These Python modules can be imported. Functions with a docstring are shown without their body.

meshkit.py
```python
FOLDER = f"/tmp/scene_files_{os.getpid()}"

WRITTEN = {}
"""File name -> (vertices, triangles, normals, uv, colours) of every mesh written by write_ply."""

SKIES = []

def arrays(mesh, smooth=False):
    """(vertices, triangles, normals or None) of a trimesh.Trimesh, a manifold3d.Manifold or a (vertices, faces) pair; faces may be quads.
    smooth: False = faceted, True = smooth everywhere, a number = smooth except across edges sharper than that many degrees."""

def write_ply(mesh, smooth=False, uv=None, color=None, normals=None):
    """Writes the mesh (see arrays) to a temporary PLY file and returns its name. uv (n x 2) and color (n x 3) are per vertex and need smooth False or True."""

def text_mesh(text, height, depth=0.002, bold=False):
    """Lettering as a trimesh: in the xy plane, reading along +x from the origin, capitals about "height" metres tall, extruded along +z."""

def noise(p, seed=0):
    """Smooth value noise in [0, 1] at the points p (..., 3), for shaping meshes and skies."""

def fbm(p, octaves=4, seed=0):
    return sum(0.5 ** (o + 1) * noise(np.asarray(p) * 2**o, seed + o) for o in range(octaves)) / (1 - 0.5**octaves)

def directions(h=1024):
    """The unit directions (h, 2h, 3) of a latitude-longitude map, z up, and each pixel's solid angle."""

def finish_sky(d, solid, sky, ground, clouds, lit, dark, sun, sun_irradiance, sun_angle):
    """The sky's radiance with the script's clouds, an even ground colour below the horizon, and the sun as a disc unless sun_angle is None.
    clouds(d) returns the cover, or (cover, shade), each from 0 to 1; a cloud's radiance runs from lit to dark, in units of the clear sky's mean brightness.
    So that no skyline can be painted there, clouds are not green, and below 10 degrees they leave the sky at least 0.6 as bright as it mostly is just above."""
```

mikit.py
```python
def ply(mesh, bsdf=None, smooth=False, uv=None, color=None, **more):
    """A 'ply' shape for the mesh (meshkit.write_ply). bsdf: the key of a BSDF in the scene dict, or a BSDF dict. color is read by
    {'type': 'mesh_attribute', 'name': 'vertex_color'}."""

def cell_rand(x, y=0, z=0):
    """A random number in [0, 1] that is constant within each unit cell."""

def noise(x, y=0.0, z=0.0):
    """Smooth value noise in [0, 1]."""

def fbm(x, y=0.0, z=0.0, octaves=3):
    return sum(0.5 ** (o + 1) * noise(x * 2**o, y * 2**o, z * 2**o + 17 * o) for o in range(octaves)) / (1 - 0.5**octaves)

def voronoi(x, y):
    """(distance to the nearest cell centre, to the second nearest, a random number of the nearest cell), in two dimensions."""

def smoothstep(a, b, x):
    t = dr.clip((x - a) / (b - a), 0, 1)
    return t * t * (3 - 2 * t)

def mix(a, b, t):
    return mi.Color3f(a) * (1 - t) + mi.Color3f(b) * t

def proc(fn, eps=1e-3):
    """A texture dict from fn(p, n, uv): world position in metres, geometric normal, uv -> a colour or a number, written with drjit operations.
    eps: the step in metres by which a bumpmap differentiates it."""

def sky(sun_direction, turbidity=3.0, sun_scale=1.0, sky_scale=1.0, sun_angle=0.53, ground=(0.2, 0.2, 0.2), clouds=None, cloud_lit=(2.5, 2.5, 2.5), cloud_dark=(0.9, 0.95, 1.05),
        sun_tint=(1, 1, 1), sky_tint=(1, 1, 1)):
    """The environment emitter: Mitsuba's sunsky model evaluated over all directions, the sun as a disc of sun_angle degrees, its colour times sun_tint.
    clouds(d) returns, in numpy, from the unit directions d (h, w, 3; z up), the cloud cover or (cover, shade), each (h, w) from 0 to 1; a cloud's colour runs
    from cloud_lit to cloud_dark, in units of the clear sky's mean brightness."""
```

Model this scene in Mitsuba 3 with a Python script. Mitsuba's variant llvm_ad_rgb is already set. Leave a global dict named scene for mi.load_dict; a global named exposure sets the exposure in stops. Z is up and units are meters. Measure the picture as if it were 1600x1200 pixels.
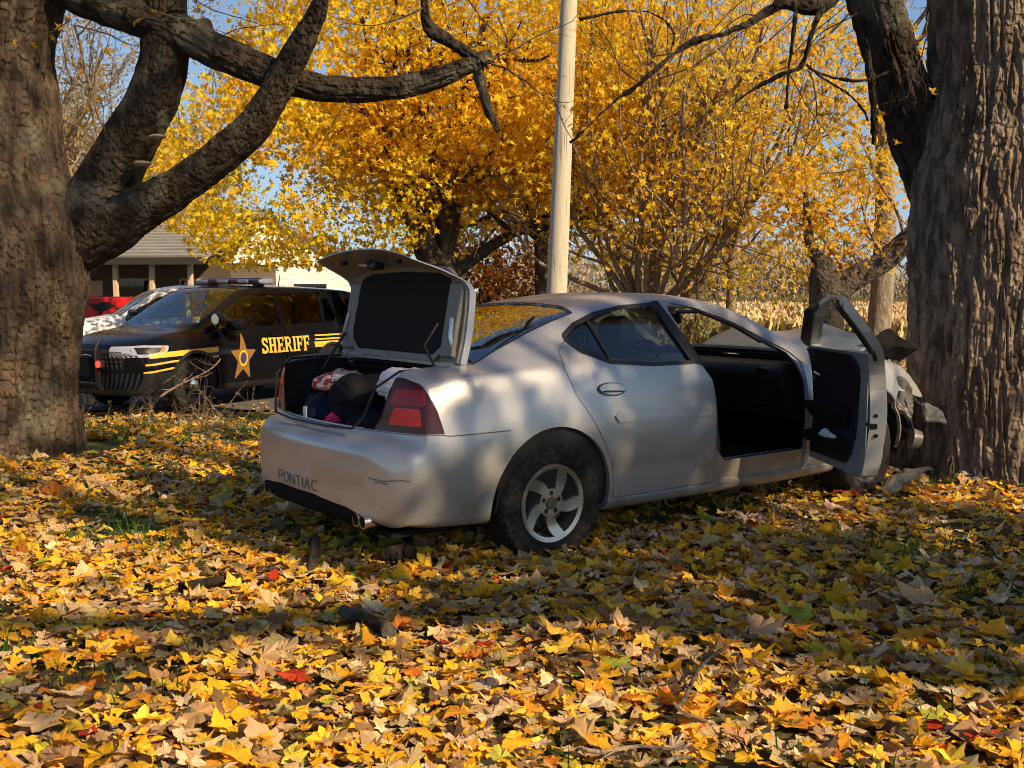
import math, random
import numpy as np, trimesh, drjit as dr, mitsuba as mi
import manifold3d as mf, shapely
from shapely.geometry import Polygon, LineString
from scipy.interpolate import PchipInterpolator, CubicSpline
from scipy.ndimage import gaussian_filter1d
import mikit, meshkit
from mikit import proc, noise, fbm, smoothstep, mix, voronoi

T = mi.ScalarTransform4f
scene, labels = {}, {}

# ------------------------------------------------------------------ camera, sky, exposure
CAM_H, FPX, PITCH = 1.42, 1700.0, math.atan(153 / 1700.0)
scene['camera'] = {'type': 'perspective', 'fov': math.degrees(2 * math.atan(800 / FPX)), 'fov_axis': 'x',
                   'near_clip': 0.05, 'far_clip': 3000.0,
                   'to_world': T().look_at(origin=[0, 0, CAM_H], target=[0, math.cos(PITCH), CAM_H - math.sin(PITCH)], up=[0, 0, 1])}
SUN = np.array([0.745 * 0.85, -0.667 * 0.85, 0.527])
exposure = 2.05
scene['sky'] = mikit.sky(SUN, turbidity=2.6, sun_scale=1.3, ground=(0.16, 0.12, 0.05), sun_tint=(1.0, 0.95, 0.85), sky_tint=(0.96, 0.97, 1.06))
labels['sky'] = {'label': 'clear blue autumn sky above the trees', 'kind': 'structure'}

# ------------------------------------------------------------------ helpers
rng = np.random.default_rng(7)


def lab(key, label=None, cat=None, group=None, kind=None):
    d = labels.setdefault(key, {})
    for k, v in (('label', label), ('category', cat), ('group', group), ('kind', kind)):
        if v:
            d[k] = v
    return key


def num(name):
    """the name, or the name with the next free three-digit number"""
    used = lambda k: k in scene or k in labels or any(x.startswith(k + '__') for x in scene)
    if not used(name):
        return name
    i = 1
    while used(f'{name}_{i:03d}'):
        i += 1
    return f'{name}_{i:03d}'


def put(key, mesh, bsdf, smooth=30, M=None, color=None, **lb):
    """one entry of the scene; mesh: trimesh, manifold or (v, f[, n])"""
    if isinstance(mesh, tuple) and len(mesh) == 3:
        v, f, n = mesh
        v = np.asarray(v, float)
        if M is not None:
            v = v @ M[:3, :3].T + M[:3, 3]
            n = n @ np.linalg.inv(M[:3, :3])
            n = n / (np.linalg.norm(n, axis=1, keepdims=True) + 1e-12)
        scene[key] = {'type': 'ply', 'filename': meshkit.write_ply((v, f), False, None, color, normals=n), 'face_normals': False, 'bsdf': {'type': 'ref', 'id': bsdf}}
    else:
        if hasattr(mesh, 'to_mesh'):
            m = mesh.to_mesh()
            mesh = (m.vert_properties[:, :3], m.tri_verts)
        if isinstance(mesh, tuple):
            v, f = np.asarray(mesh[0], float), np.asarray(mesh[1], int)
            if f.shape[1] == 4:
                f = np.vstack([f[:, [0, 1, 2]], f[:, [0, 2, 3]]])
            mesh = trimesh.Trimesh(v, f, process=False)
        if M is not None:
            mesh = mesh.copy()
            mesh.apply_transform(M)
        scene[key] = mikit.ply(mesh, bsdf, smooth=smooth, color=color)
    lab(key, **lb) if lb else None
    return key


def part(thing, name, mesh, bsdf, **k):
    return put(num(thing + '__' + name), mesh, bsdf, **k)


def bs(key, **d):
    scene[key] = d
    return key


def rgb(*c):
    return {'type': 'rgb', 'value': list(c) if len(c) == 3 else list(c[0])}


def matte(key, c, rough=0.7, spec=0.3, **k):
    return bs(key, type='twosided', b={'type': 'principled', 'base_color': rgb(*c) if not isinstance(c, dict) else c, 'roughness': rough, 'specular': spec, **k})


def mat4(R=None, t=(0, 0, 0)):
    M = np.eye(4)
    if R is not None:
        M[:3, :3] = R
    M[:3, 3] = t
    return M


def rot(axis, deg, point=(0, 0, 0)):
    return trimesh.transformations.rotation_matrix(math.radians(deg), axis, point)


def trs(x, y, z):
    return mat4(None, (x, y, z))


def ray(px, py):
    a, b = (px - 800) / FPX, (600 - py) / FPX
    return np.array([a, math.cos(PITCH) + b * math.sin(PITCH), b * math.cos(PITCH) - math.sin(PITCH)])


def at(px, py, Y):
    """the point that the photograph shows at (px, py), Y metres away"""
    d = ray(px, py)
    return np.array([0, 0, CAM_H]) + d * (Y / d[1])


# manifold helpers
def man(tm):
    return mf.Manifold(mf.Mesh(np.ascontiguousarray(tm.vertices, np.float32), np.ascontiguousarray(tm.faces, np.uint32)))


def tri(m):
    m = m.to_mesh()
    return trimesh.Trimesh(m.vert_properties[:, :3], m.tri_verts, process=False)


def cs(poly):
    if isinstance(poly, (list, np.ndarray)):
        return mf.CrossSection([np.asarray(poly, float)], mf.FillRule.NonZero)
    geoms = getattr(poly, 'geoms', [poly])
    L = []
    for g in geoms:
        L.append(np.asarray(shapely.geometry.polygon.orient(g).exterior.coords)[:-1])
        L += [np.asarray(h.coords)[:-1] for h in shapely.geometry.polygon.orient(g).interiors]
    return mf.CrossSection(L, mf.FillRule.Positive)


def prism_side(poly, y0, y1):      # polygon in (x, z)
    return cs(poly).extrude(y1 - y0).transform(np.array([[1, 0, 0, 0], [0, 0, -1, y1], [0, 1, 0, 0.0]]))


def prism_top(poly, z0, z1):       # polygon in (x, y)
    return cs(poly).extrude(z1 - z0).translate([0, 0, z0])


def prism_rear(poly, x0, x1):      # polygon in (y, z)
    return cs(poly).extrude(x1 - x0).transform(np.array([[0, 0, 1, x0], [1, 0, 0, 0], [0, 1, 0, 0.0]]))


def box(x0, x1, y0, y1, z0, z1):
    return mf.Manifold.cube([x1 - x0, y1 - y0, z1 - z0]).translate([x0, y0, z0])


def rbox(x0, x1, y0, y1, z0, z1, r=0.02, seg=12):
    s = mf.Manifold.sphere(r, seg)
    return mf.Manifold.batch_hull([s.translate([x, y, z]) for x in (x0 + r, x1 - r) for y in (y0 + r, y1 - r) for z in (z0 + r, z1 - r)])


def cyl(p0, p1, r0, r1=None, seg=24):
    p0, p1 = np.asarray(p0, float), np.asarray(p1, float)
    d = p1 - p0
    L = np.linalg.norm(d)
    R = trimesh.geometry.align_vectors([0, 0, 1], d / L)[:3, :3]
    return mf.Manifold.cylinder(L, r0, r0 if r1 is None else r1, seg).transform(np.hstack([R, p0[:, None]]))


def chain(pts, r, seg=10):
    """hulls of spheres along a polyline"""
    r = np.broadcast_to(r, (len(pts),))
    sp = [mf.Manifold.sphere(float(q), seg).translate(list(map(float, p))) for p, q in zip(pts, r)]
    return mf.Manifold.batch_boolean([mf.Manifold.batch_hull([a, b]) for a, b in zip(sp[:-1], sp[1:])], mf.OpType.Add)


def rpoly(pts, r=0.03):
    """polygon with rounded corners"""
    return Polygon(pts).buffer(-r, join_style=1).buffer(2 * r, join_style=1).buffer(-r, join_style=1)


def soup(m, keep_outer=False, warp=None):
    """(v, f, n) of a manifold whose columns 3..5 carry smooth normals; faces without them are flat"""
    m = m.to_mesh()
    P, F = np.asarray(m.vert_properties, float), np.asarray(m.tri_verts, int)
    v = P[:, :3]
    fn = np.cross(v[F[:, 1]] - v[F[:, 0]], v[F[:, 2]] - v[F[:, 0]])
    A = np.linalg.norm(fn, axis=1)
    ok = A > 1e-11
    F, fn = F[ok], fn[ok] / A[ok, None]
    cn = P[F][:, :, 3:6] if P.shape[1] >= 6 else np.zeros((len(F), 3, 3))
    ln = np.linalg.norm(cn, axis=2)
    good = (ln > 0.5) & (np.einsum('fki,fi->fk', cn, fn) > 0.15 * ln)
    if keep_outer:
        sel = good.all(1)
        F, fn, cn, ln, good = F[sel], fn[sel], cn[sel], ln[sel], good[sel]
    n = np.where(good[..., None], cn / np.maximum(ln, 1e-9)[..., None], fn[:, None, :])
    V = v[F].reshape(-1, 3)
    N = n.reshape(-1, 3)
    if warp is not None:
        V = warp(V)
    return V, np.arange(len(V)).reshape(-1, 3), N


class Body:
    """a car body lofted along x from a table of section measures"""

    def __init__(self, rows, bend, ds=0.035, sub=1):
        tb = np.array(rows, float)
        self.s0, self.s1 = tb[0, 0], tb[-1, 0]
        self.made, self.cut = {}, {}
        self.f = PchipInterpolator(tb[:, 0], tb[:, 1:], axis=0)
        b = np.array(bend, float)
        self.b = PchipInterpolator(b[:, 0], b[:, 1])
        self.W = tb[:, 6].max()
        base = np.arange(self.s0, self.s1, ds)
        fine = np.concatenate([tb[i, 0] + (tb[i + 1, 0] - tb[i, 0]) * np.linspace(0, 1, 7)[:-1] for i in range(len(tb) - 1) if tb[i + 1, 0] - tb[i, 0] < 0.13])
        self.S = np.unique(np.round(np.concatenate([base, fine, [self.s1], self.s0 + .075 * (1 - np.cos(np.linspace(0, np.pi / 2, 9))), self.s1 - .075 * (1 - np.cos(np.linspace(0, np.pi / 2, 9)))]), 4))

    def section(self, s):
        k = round(float(s), 5)
        if k not in self.cut:
            self.cut[k] = self._section(s)
        return self.cut[k].copy()

    def _section(self, s):
        zt, wre, off, wb, zb, wm, zm, wr, zr = self.f(s)
        zre = zt - off
        a = np.linspace(0, 1, 6)[:-1, None]
        bot = np.array([0, zr]) * (1 - a) + np.array([wr - .06, zr]) * a
        k = np.array([[wr - .06, zr], [wr - .015, zr + .012], [wr, zr + .05], [wr + .72 * (wm - wr), zr + .62 * (zm - zr)], [wm, zm], [.55 * wm + .45 * wb + .012, .5 * zm + .5 * zb + .02], [wb, zb]])
        t = np.concatenate([[0], np.cumsum(np.linalg.norm(np.diff(k, axis=0), axis=1))])
        side = PchipInterpolator(t, k, axis=0)(np.linspace(0, t[-1], 27)[:-1])
        g = np.linspace(0, 1, 15)[:-1, None]
        p0, p2 = np.array([wb, zb]), np.array([wre, zre])
        pm = (p0 + p2) / 2 + 0.03 * np.linalg.norm(p2 - p0) * np.array([.8, .6])
        gh = (1 - g) ** 2 * p0 + 2 * g * (1 - g) * pm + g ** 2 * p2
        q = np.linspace(0, np.pi / 2, 16)
        top = np.stack([wre * np.cos(q) ** .8, zre + off * np.sin(q) ** 1.1], 1)
        P = np.vstack([bot, side, gh, top])
        Q = gaussian_filter1d(P, 1.1, axis=0, mode='nearest')
        Q[0], Q[-1] = P[0], P[-1]
        Q[-1, 0] = Q[0, 0] = 0
        return Q

    def grid(self, inset=0.0, yin=0.0):
        S = self.S
        if inset > 0:
            S = np.concatenate([[self.s0 + inset], S[(S > self.s0 + inset + .0005) & (S < self.s1 - inset - .0005)], [self.s1 - inset]])
        out = []
        for s in S:
            P = self.section(s)
            e = min(s - self.s0, self.s1 - s) - max(inset, 0)
            if inset:
                d = np.gradient(P, axis=0)
                nrm = np.stack([d[:, 1], -d[:, 0]], 1)
                nrm /= np.linalg.norm(nrm, axis=1, keepdims=True) + 1e-12
                nrm[0], nrm[-1] = (0, -1), (0, 1)
                P = P - nrm * inset
                P[:, 0] = np.maximum(P[:, 0], 0)
                P[0, 0] = P[-1, 0] = 0
            cap = 1 - math.sqrt(max(0, 1 - max(0, 1 - e / 0.075) ** 2))
            if cap > 0:
                P = P.copy()
                zc = .5 * (P[:, 1].min() + P[:, 1].max())
                P[:, 0] *= 1 - .075 * cap / P[:, 0].max()
                P[:, 1] = zc + (P[:, 1] - zc) * (1 - .06 * cap / (P[:, 1].max() - zc))
            if yin:
                P = P.copy()
                P[:, 0] *= max(0.05, 1 - yin / P[:, 0].max())
            ring = np.vstack([P, (P * [-1, 1])[-2:0:-1]])
            x = s + float(self.b(s)) * (np.abs(ring[:, 0]) / self.W) ** 2.2
            out.append(np.stack([x, -ring[:, 0], ring[:, 1]], 1))
        return np.array(out)

    def solid(self, inset=0.0, yin=0.0, normals=True):
        key = (inset, yin, normals)
        if key not in self.made:
            self.made[key] = self._solid(*key)
        return self.made[key]

    def _solid(self, inset, yin, normals):
        G = self.grid(inset, yin)
        M, K = G.shape[:2]
        i, j = np.meshgrid(np.arange(M - 1), np.arange(K), indexing='ij')
        a, b, c, d = i * K + j, i * K + (j + 1) % K, (i + 1) * K + (j + 1) % K, (i + 1) * K + j
        F = np.vstack([np.stack([a, b, c], -1).reshape(-1, 3), np.stack([a, c, d], -1).reshape(-1, 3)])
        V = G.reshape(-1, 3)
        n = (K + 2) // 2
        Vs, Fs, at0 = [V], [F], len(V)
        for m_, flip in ((0, False), (M - 1, True)):      # end faces: strips from side to side that follow the bend
            o = m_ * K
            s_ = G[m_, 0, 0]
            tt = np.linspace(-1, 1, 25)[1:-1]
            b_ = (G[m_, :n, 0] - s_)
            rows = [[o]]
            for j_ in range(1, n - 1):
                yv = G[m_, j_, 1]
                q = np.stack([s_ + b_[j_] * np.abs(tt) ** 2.2, yv * tt, 0 * tt + G[m_, j_, 2]], 1)
                Vs.append(q)
                rows.append([o + n + (n - 2 - j_)] + list(range(at0, at0 + len(tt))) + [o + j_])
                at0 += len(tt)
            rows.append([o + n - 1])
            T_ = []
            for a_, b2 in zip(rows[:-1], rows[1:]):
                if len(a_) == 1:
                    T_ += [(a_[0], b2[q + 1], b2[q]) for q in range(len(b2) - 1)]
                elif len(b2) == 1:
                    T_ += [(a_[q], a_[q + 1], b2[0]) for q in range(len(a_) - 1)]
                else:
                    for q in range(len(a_) - 1):
                        T_ += [(a_[q], a_[q + 1], b2[q + 1]), (a_[q], b2[q + 1], b2[q])]
            T_ = np.array(T_)
            Fs.append(T_[:, ::-1] if not flip else T_)
        V, F = np.vstack(Vs), np.vstack(Fs)
        if np.einsum('ij,ij->', V[F[:, 0]], np.cross(V[F[:, 1]], V[F[:, 2]])) < 0:
            F = F[:, ::-1]
        N = np.zeros_like(V)
        if normals:
            fn = np.cross(V[F[:, 1]] - V[F[:, 0]], V[F[:, 2]] - V[F[:, 0]])
            for q in range(3):
                np.add.at(N, F[:, q], fn)
            N /= np.linalg.norm(N, axis=1, keepdims=True) + 1e-15
        return mf.Manifold(mf.Mesh(np.ascontiguousarray(np.hstack([V, N]), np.float32), np.ascontiguousarray(F, np.uint32)))


def revolve(profile, seg=64):
    """profile of (r, y) pairs turned about the y axis -> trimesh"""
    p = np.asarray(profile, float)
    m = trimesh.creation.revolve(np.stack([p[:, 0], p[:, 1]], 1), sections=seg)
    m.apply_transform(np.array([[1, 0, 0, 0], [0, 0, 1, 0], [0, -1, 0, 0], [0, 0, 0, 1.0]]))
    return m


def tube(pts, radii, sides=8, seed=0, rough=0.0, flen=0.3, cap=True, bark=None):
    """a tapering tube along a smooth path, its outline uneven by rough (share of the radius); bark(theta*r, s, p) -> outward metres"""
    p = np.asarray(pts, float)
    r = np.asarray(radii, float)
    t = np.gradient(p, axis=0)
    t /= np.linalg.norm(t, axis=1, keepdims=True) + 1e-12
    a = np.cross(t[0], [0.31, 0.2, 0.93] if abs(t[0, 2]) < .8 else [1, .1, 0])
    A = []
    for q in t:
        a = a - q * (a @ q)
        a = a / (np.linalg.norm(a) + 1e-12)
        A.append(a)
    A = np.array(A)
    B = np.cross(t, A)
    th = np.arange(sides) * 2 * np.pi / sides
    dirs = np.cos(th)[None, :, None] * A[:, None] + np.sin(th)[None, :, None] * B[:, None]
    rr = np.broadcast_to(r[:, None], (len(p), sides)).copy()
    if rough:
        q = (p[:, None] + dirs * rr[..., None])
        rr = rr * (1 + rough * 2 * (meshkit.fbm(q / flen, 3, seed) - .5))
    if bark is not None:
        s = np.concatenate([[0], np.cumsum(np.linalg.norm(np.diff(p, axis=0), axis=1))])
        rr = rr + bark(np.cos(th)[None, :] * r[:, None], np.sin(th)[None, :] * r[:, None], np.broadcast_to(s[:, None], rr.shape))
    V = (p[:, None] + dirs * rr[..., None]).reshape(-1, 3)
    M, K = len(p), sides
    i, j = np.meshgrid(np.arange(M - 1), np.arange(K), indexing='ij')
    a_, b_, c_, d_ = i * K + j, i * K + (j + 1) % K, (i + 1) * K + (j + 1) % K, (i + 1) * K + j
    F = np.vstack([np.stack([a_, b_, c_], -1).reshape(-1, 3), np.stack([a_, c_, d_], -1).reshape(-1, 3)])
    if cap:
        k = np.arange(K)
        V = np.vstack([V, p[0], p[-1]])
        F = np.vstack([F, np.stack([(k + 1) % K, k, 0 * k + M * K], 1), np.stack([(M - 1) * K + k, (M - 1) * K + (k + 1) % K, 0 * k + M * K + 1], 1)])
    return V, F


def join(parts):
    parts = [q for q in parts if q is not None and len(q[1])]
    n = np.cumsum([0] + [len(q[0]) for q in parts])
    return np.vstack([q[0] for q in parts]), np.vstack([np.asarray(q[1]) + k for q, k in zip(parts, n)])


def smooth_path(pts, radii, n):
    """n points of a spline through pts and their radii"""
    p = np.asarray(pts, float)
    t = np.concatenate([[0], np.cumsum(np.linalg.norm(np.diff(p, axis=0), axis=1))])
    u = np.linspace(0, t[-1], n)
    return PchipInterpolator(t, p, axis=0)(u) if len(p) < 3 else CubicSpline(t, p, axis=0)(u), np.interp(u, t, radii)
# ------------------------------------------------------------------ crashed sedan
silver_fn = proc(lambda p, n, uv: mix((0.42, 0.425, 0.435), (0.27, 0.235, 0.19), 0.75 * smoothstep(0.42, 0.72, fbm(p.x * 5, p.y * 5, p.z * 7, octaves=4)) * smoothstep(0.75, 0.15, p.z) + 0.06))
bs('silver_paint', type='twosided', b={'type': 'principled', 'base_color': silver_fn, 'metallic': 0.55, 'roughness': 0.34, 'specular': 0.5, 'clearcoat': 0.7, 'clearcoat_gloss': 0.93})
bs('silver_shade_tone', type='twosided', b={'type': 'principled', 'base_color': rgb(.20, .185, .16), 'metallic': .3, 'roughness': .5, 'specular': .4})  # same silver paint, darkened to put the lid's inner shade into the colour
matte('black_trim', (0.012, 0.012, 0.013), 0.45, 0.4)
matte('black_matte', (0.010, 0.010, 0.010), 0.9, 0.1)
matte('carpet', (0.022, 0.021, 0.020), 0.95, 0.1)
matte('cloth_gray', (0.10, 0.10, 0.105), 0.9, 0.1)
matte('headliner_gray', (0.22, 0.21, 0.20), 0.95, 0.1)
matte('rubber', proc(lambda p, n, uv: mix((0.012, 0.012, 0.012), (0.034, 0.031, 0.027), smoothstep(0.30, 0.80, fbm(p.x * 45, p.y * 45, p.z * 45)))), 0.85, 0.15)
bs('alloy', type='twosided', b={'type': 'principled', 'base_color': rgb(0.42, 0.40, 0.37), 'metallic': 0.85, 'roughness': 0.33})
bs('dark_metal', type='twosided', b={'type': 'principled', 'base_color': rgb(0.10, 0.095, 0.09), 'metallic': 0.7, 'roughness': 0.5})
bs('bright_metal', type='twosided', b={'type': 'principled', 'base_color': rgb(0.62, 0.61, 0.58), 'metallic': 0.95, 'roughness': 0.22})
bs('glass_clear', type='thindielectric', int_ior=1.5, specular_transmittance=rgb(0.72, 0.80, 0.76))
bs('glass_dark', type='thindielectric', int_ior=1.5, specular_transmittance=rgb(0.10, 0.115, 0.125))
bs('glass_tint', type='thindielectric', int_ior=1.5, specular_transmittance=rgb(0.42, 0.48, 0.47))
bs('lamp_red', type='principled', base_color=rgb(0.24, 0.005, 0.006), roughness=0.12, specular=0.35, clearcoat=0.4, clearcoat_gloss=0.97)
bs('lamp_red_bright', type='principled', base_color=rgb(0.66, 0.014, 0.012), roughness=0.15, specular=0.35, clearcoat=0.4, clearcoat_gloss=0.97)
bs('lamp_red_dark', type='principled', base_color=rgb(0.05, 0.002, 0.003), roughness=0.12, specular=0.35, clearcoat=0.4, clearcoat_gloss=0.97)
matte('lettering_dark', (0.12, 0.11, 0.098), 0.6)

CAR_X, CAR_Y, CAR_PSI, CAR_Z = 0.222, 5.80, math.radians(53.75), -0.048
_s, _c = math.sin(CAR_PSI), math.cos(CAR_PSI)
CAR = np.array([[_s, -_c, 0, CAR_X - _c * 0.9], [_c, _s, 0, CAR_Y + _s * 0.9], [.008, 0, 1, CAR_Z], [0, 0, 0, 1.0]])

#        s      zt    wre   off    wb    zb    wm    zm    wr    zr
ROWS = [(-1.085, .690, .690, .028, .828, .600, .850, .470, .800, .262),
        (-1.05, .697, .705, .024, .832, .620, .858, .488, .808, .262),
        (-1.02, .704, .720, .020, .838, .642, .868, .505, .818, .264),
        (-0.98, .712, .735, .018, .846, .665, .878, .520, .828, .268),
        (-0.955, .735, .735, .018, .848, .695, .884, .535, .836, .264),
        (-0.930, .940, .705, .024, .838, .860, .890, .552, .844, .258),
        (-0.905, 1.035, .690, .022, .828, .950, .898, .572, .852, .254),
        (-0.86, 1.060, .690, .016, .828, .985, .908, .592, .860, .246),
        (-0.60, 1.072, .700, .016, .846, 1.012, .926, .620, .872, .232),
        (-0.42, 1.068, .700, .020, .856, 1.022, .930, .630, .880, .222),
        (-0.20, 1.150, .672, .032, .862, 1.030, .934, .635, .885, .210),
        (0.10, 1.265, .640, .046, .868, 1.034, .935, .635, .885, .200),
        (0.40, 1.352, .612, .056, .870, 1.032, .935, .635, .885, .196),
        (0.70, 1.398, .588, .058, .872, 1.026, .935, .630, .885, .194),
        (1.00, 1.419, .574, .056, .874, 1.014, .935, .625, .885, .192),
        (1.30, 1.414, .572, .054, .874, .998, .935, .620, .885, .190),
        (1.60, 1.372, .586, .050, .872, .982, .934, .615, .885, .190),
        (1.90, 1.262, .620, .042, .870, .966, .932, .610, .885, .190),
        (2.20, 1.118, .660, .032, .868, .948, .930, .605, .884, .192),
        (2.45, 1.010, .690, .026, .864, .930, .928, .600, .882, .196),
        (2.70, .982, .700, .022, .858, .912, .925, .590, .878, .200),
        (3.10, .935, .680, .022, .842, .866, .912, .570, .865, .205),
        (3.50, .850, .640, .022, .812, .790, .888, .540, .840, .210),
        (3.80, .735, .580, .030, .770, .670, .850, .500, .790, .230),
        (3.92, .605, .500, .030, .700, .550, .780, .450, .720, .280)]
BEND = [(-1.085, .20), (-.9, .17), (-.5, .06), (0, 0), (2.6, 0), (3.3, -.10), (3.92, -.28)]


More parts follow.
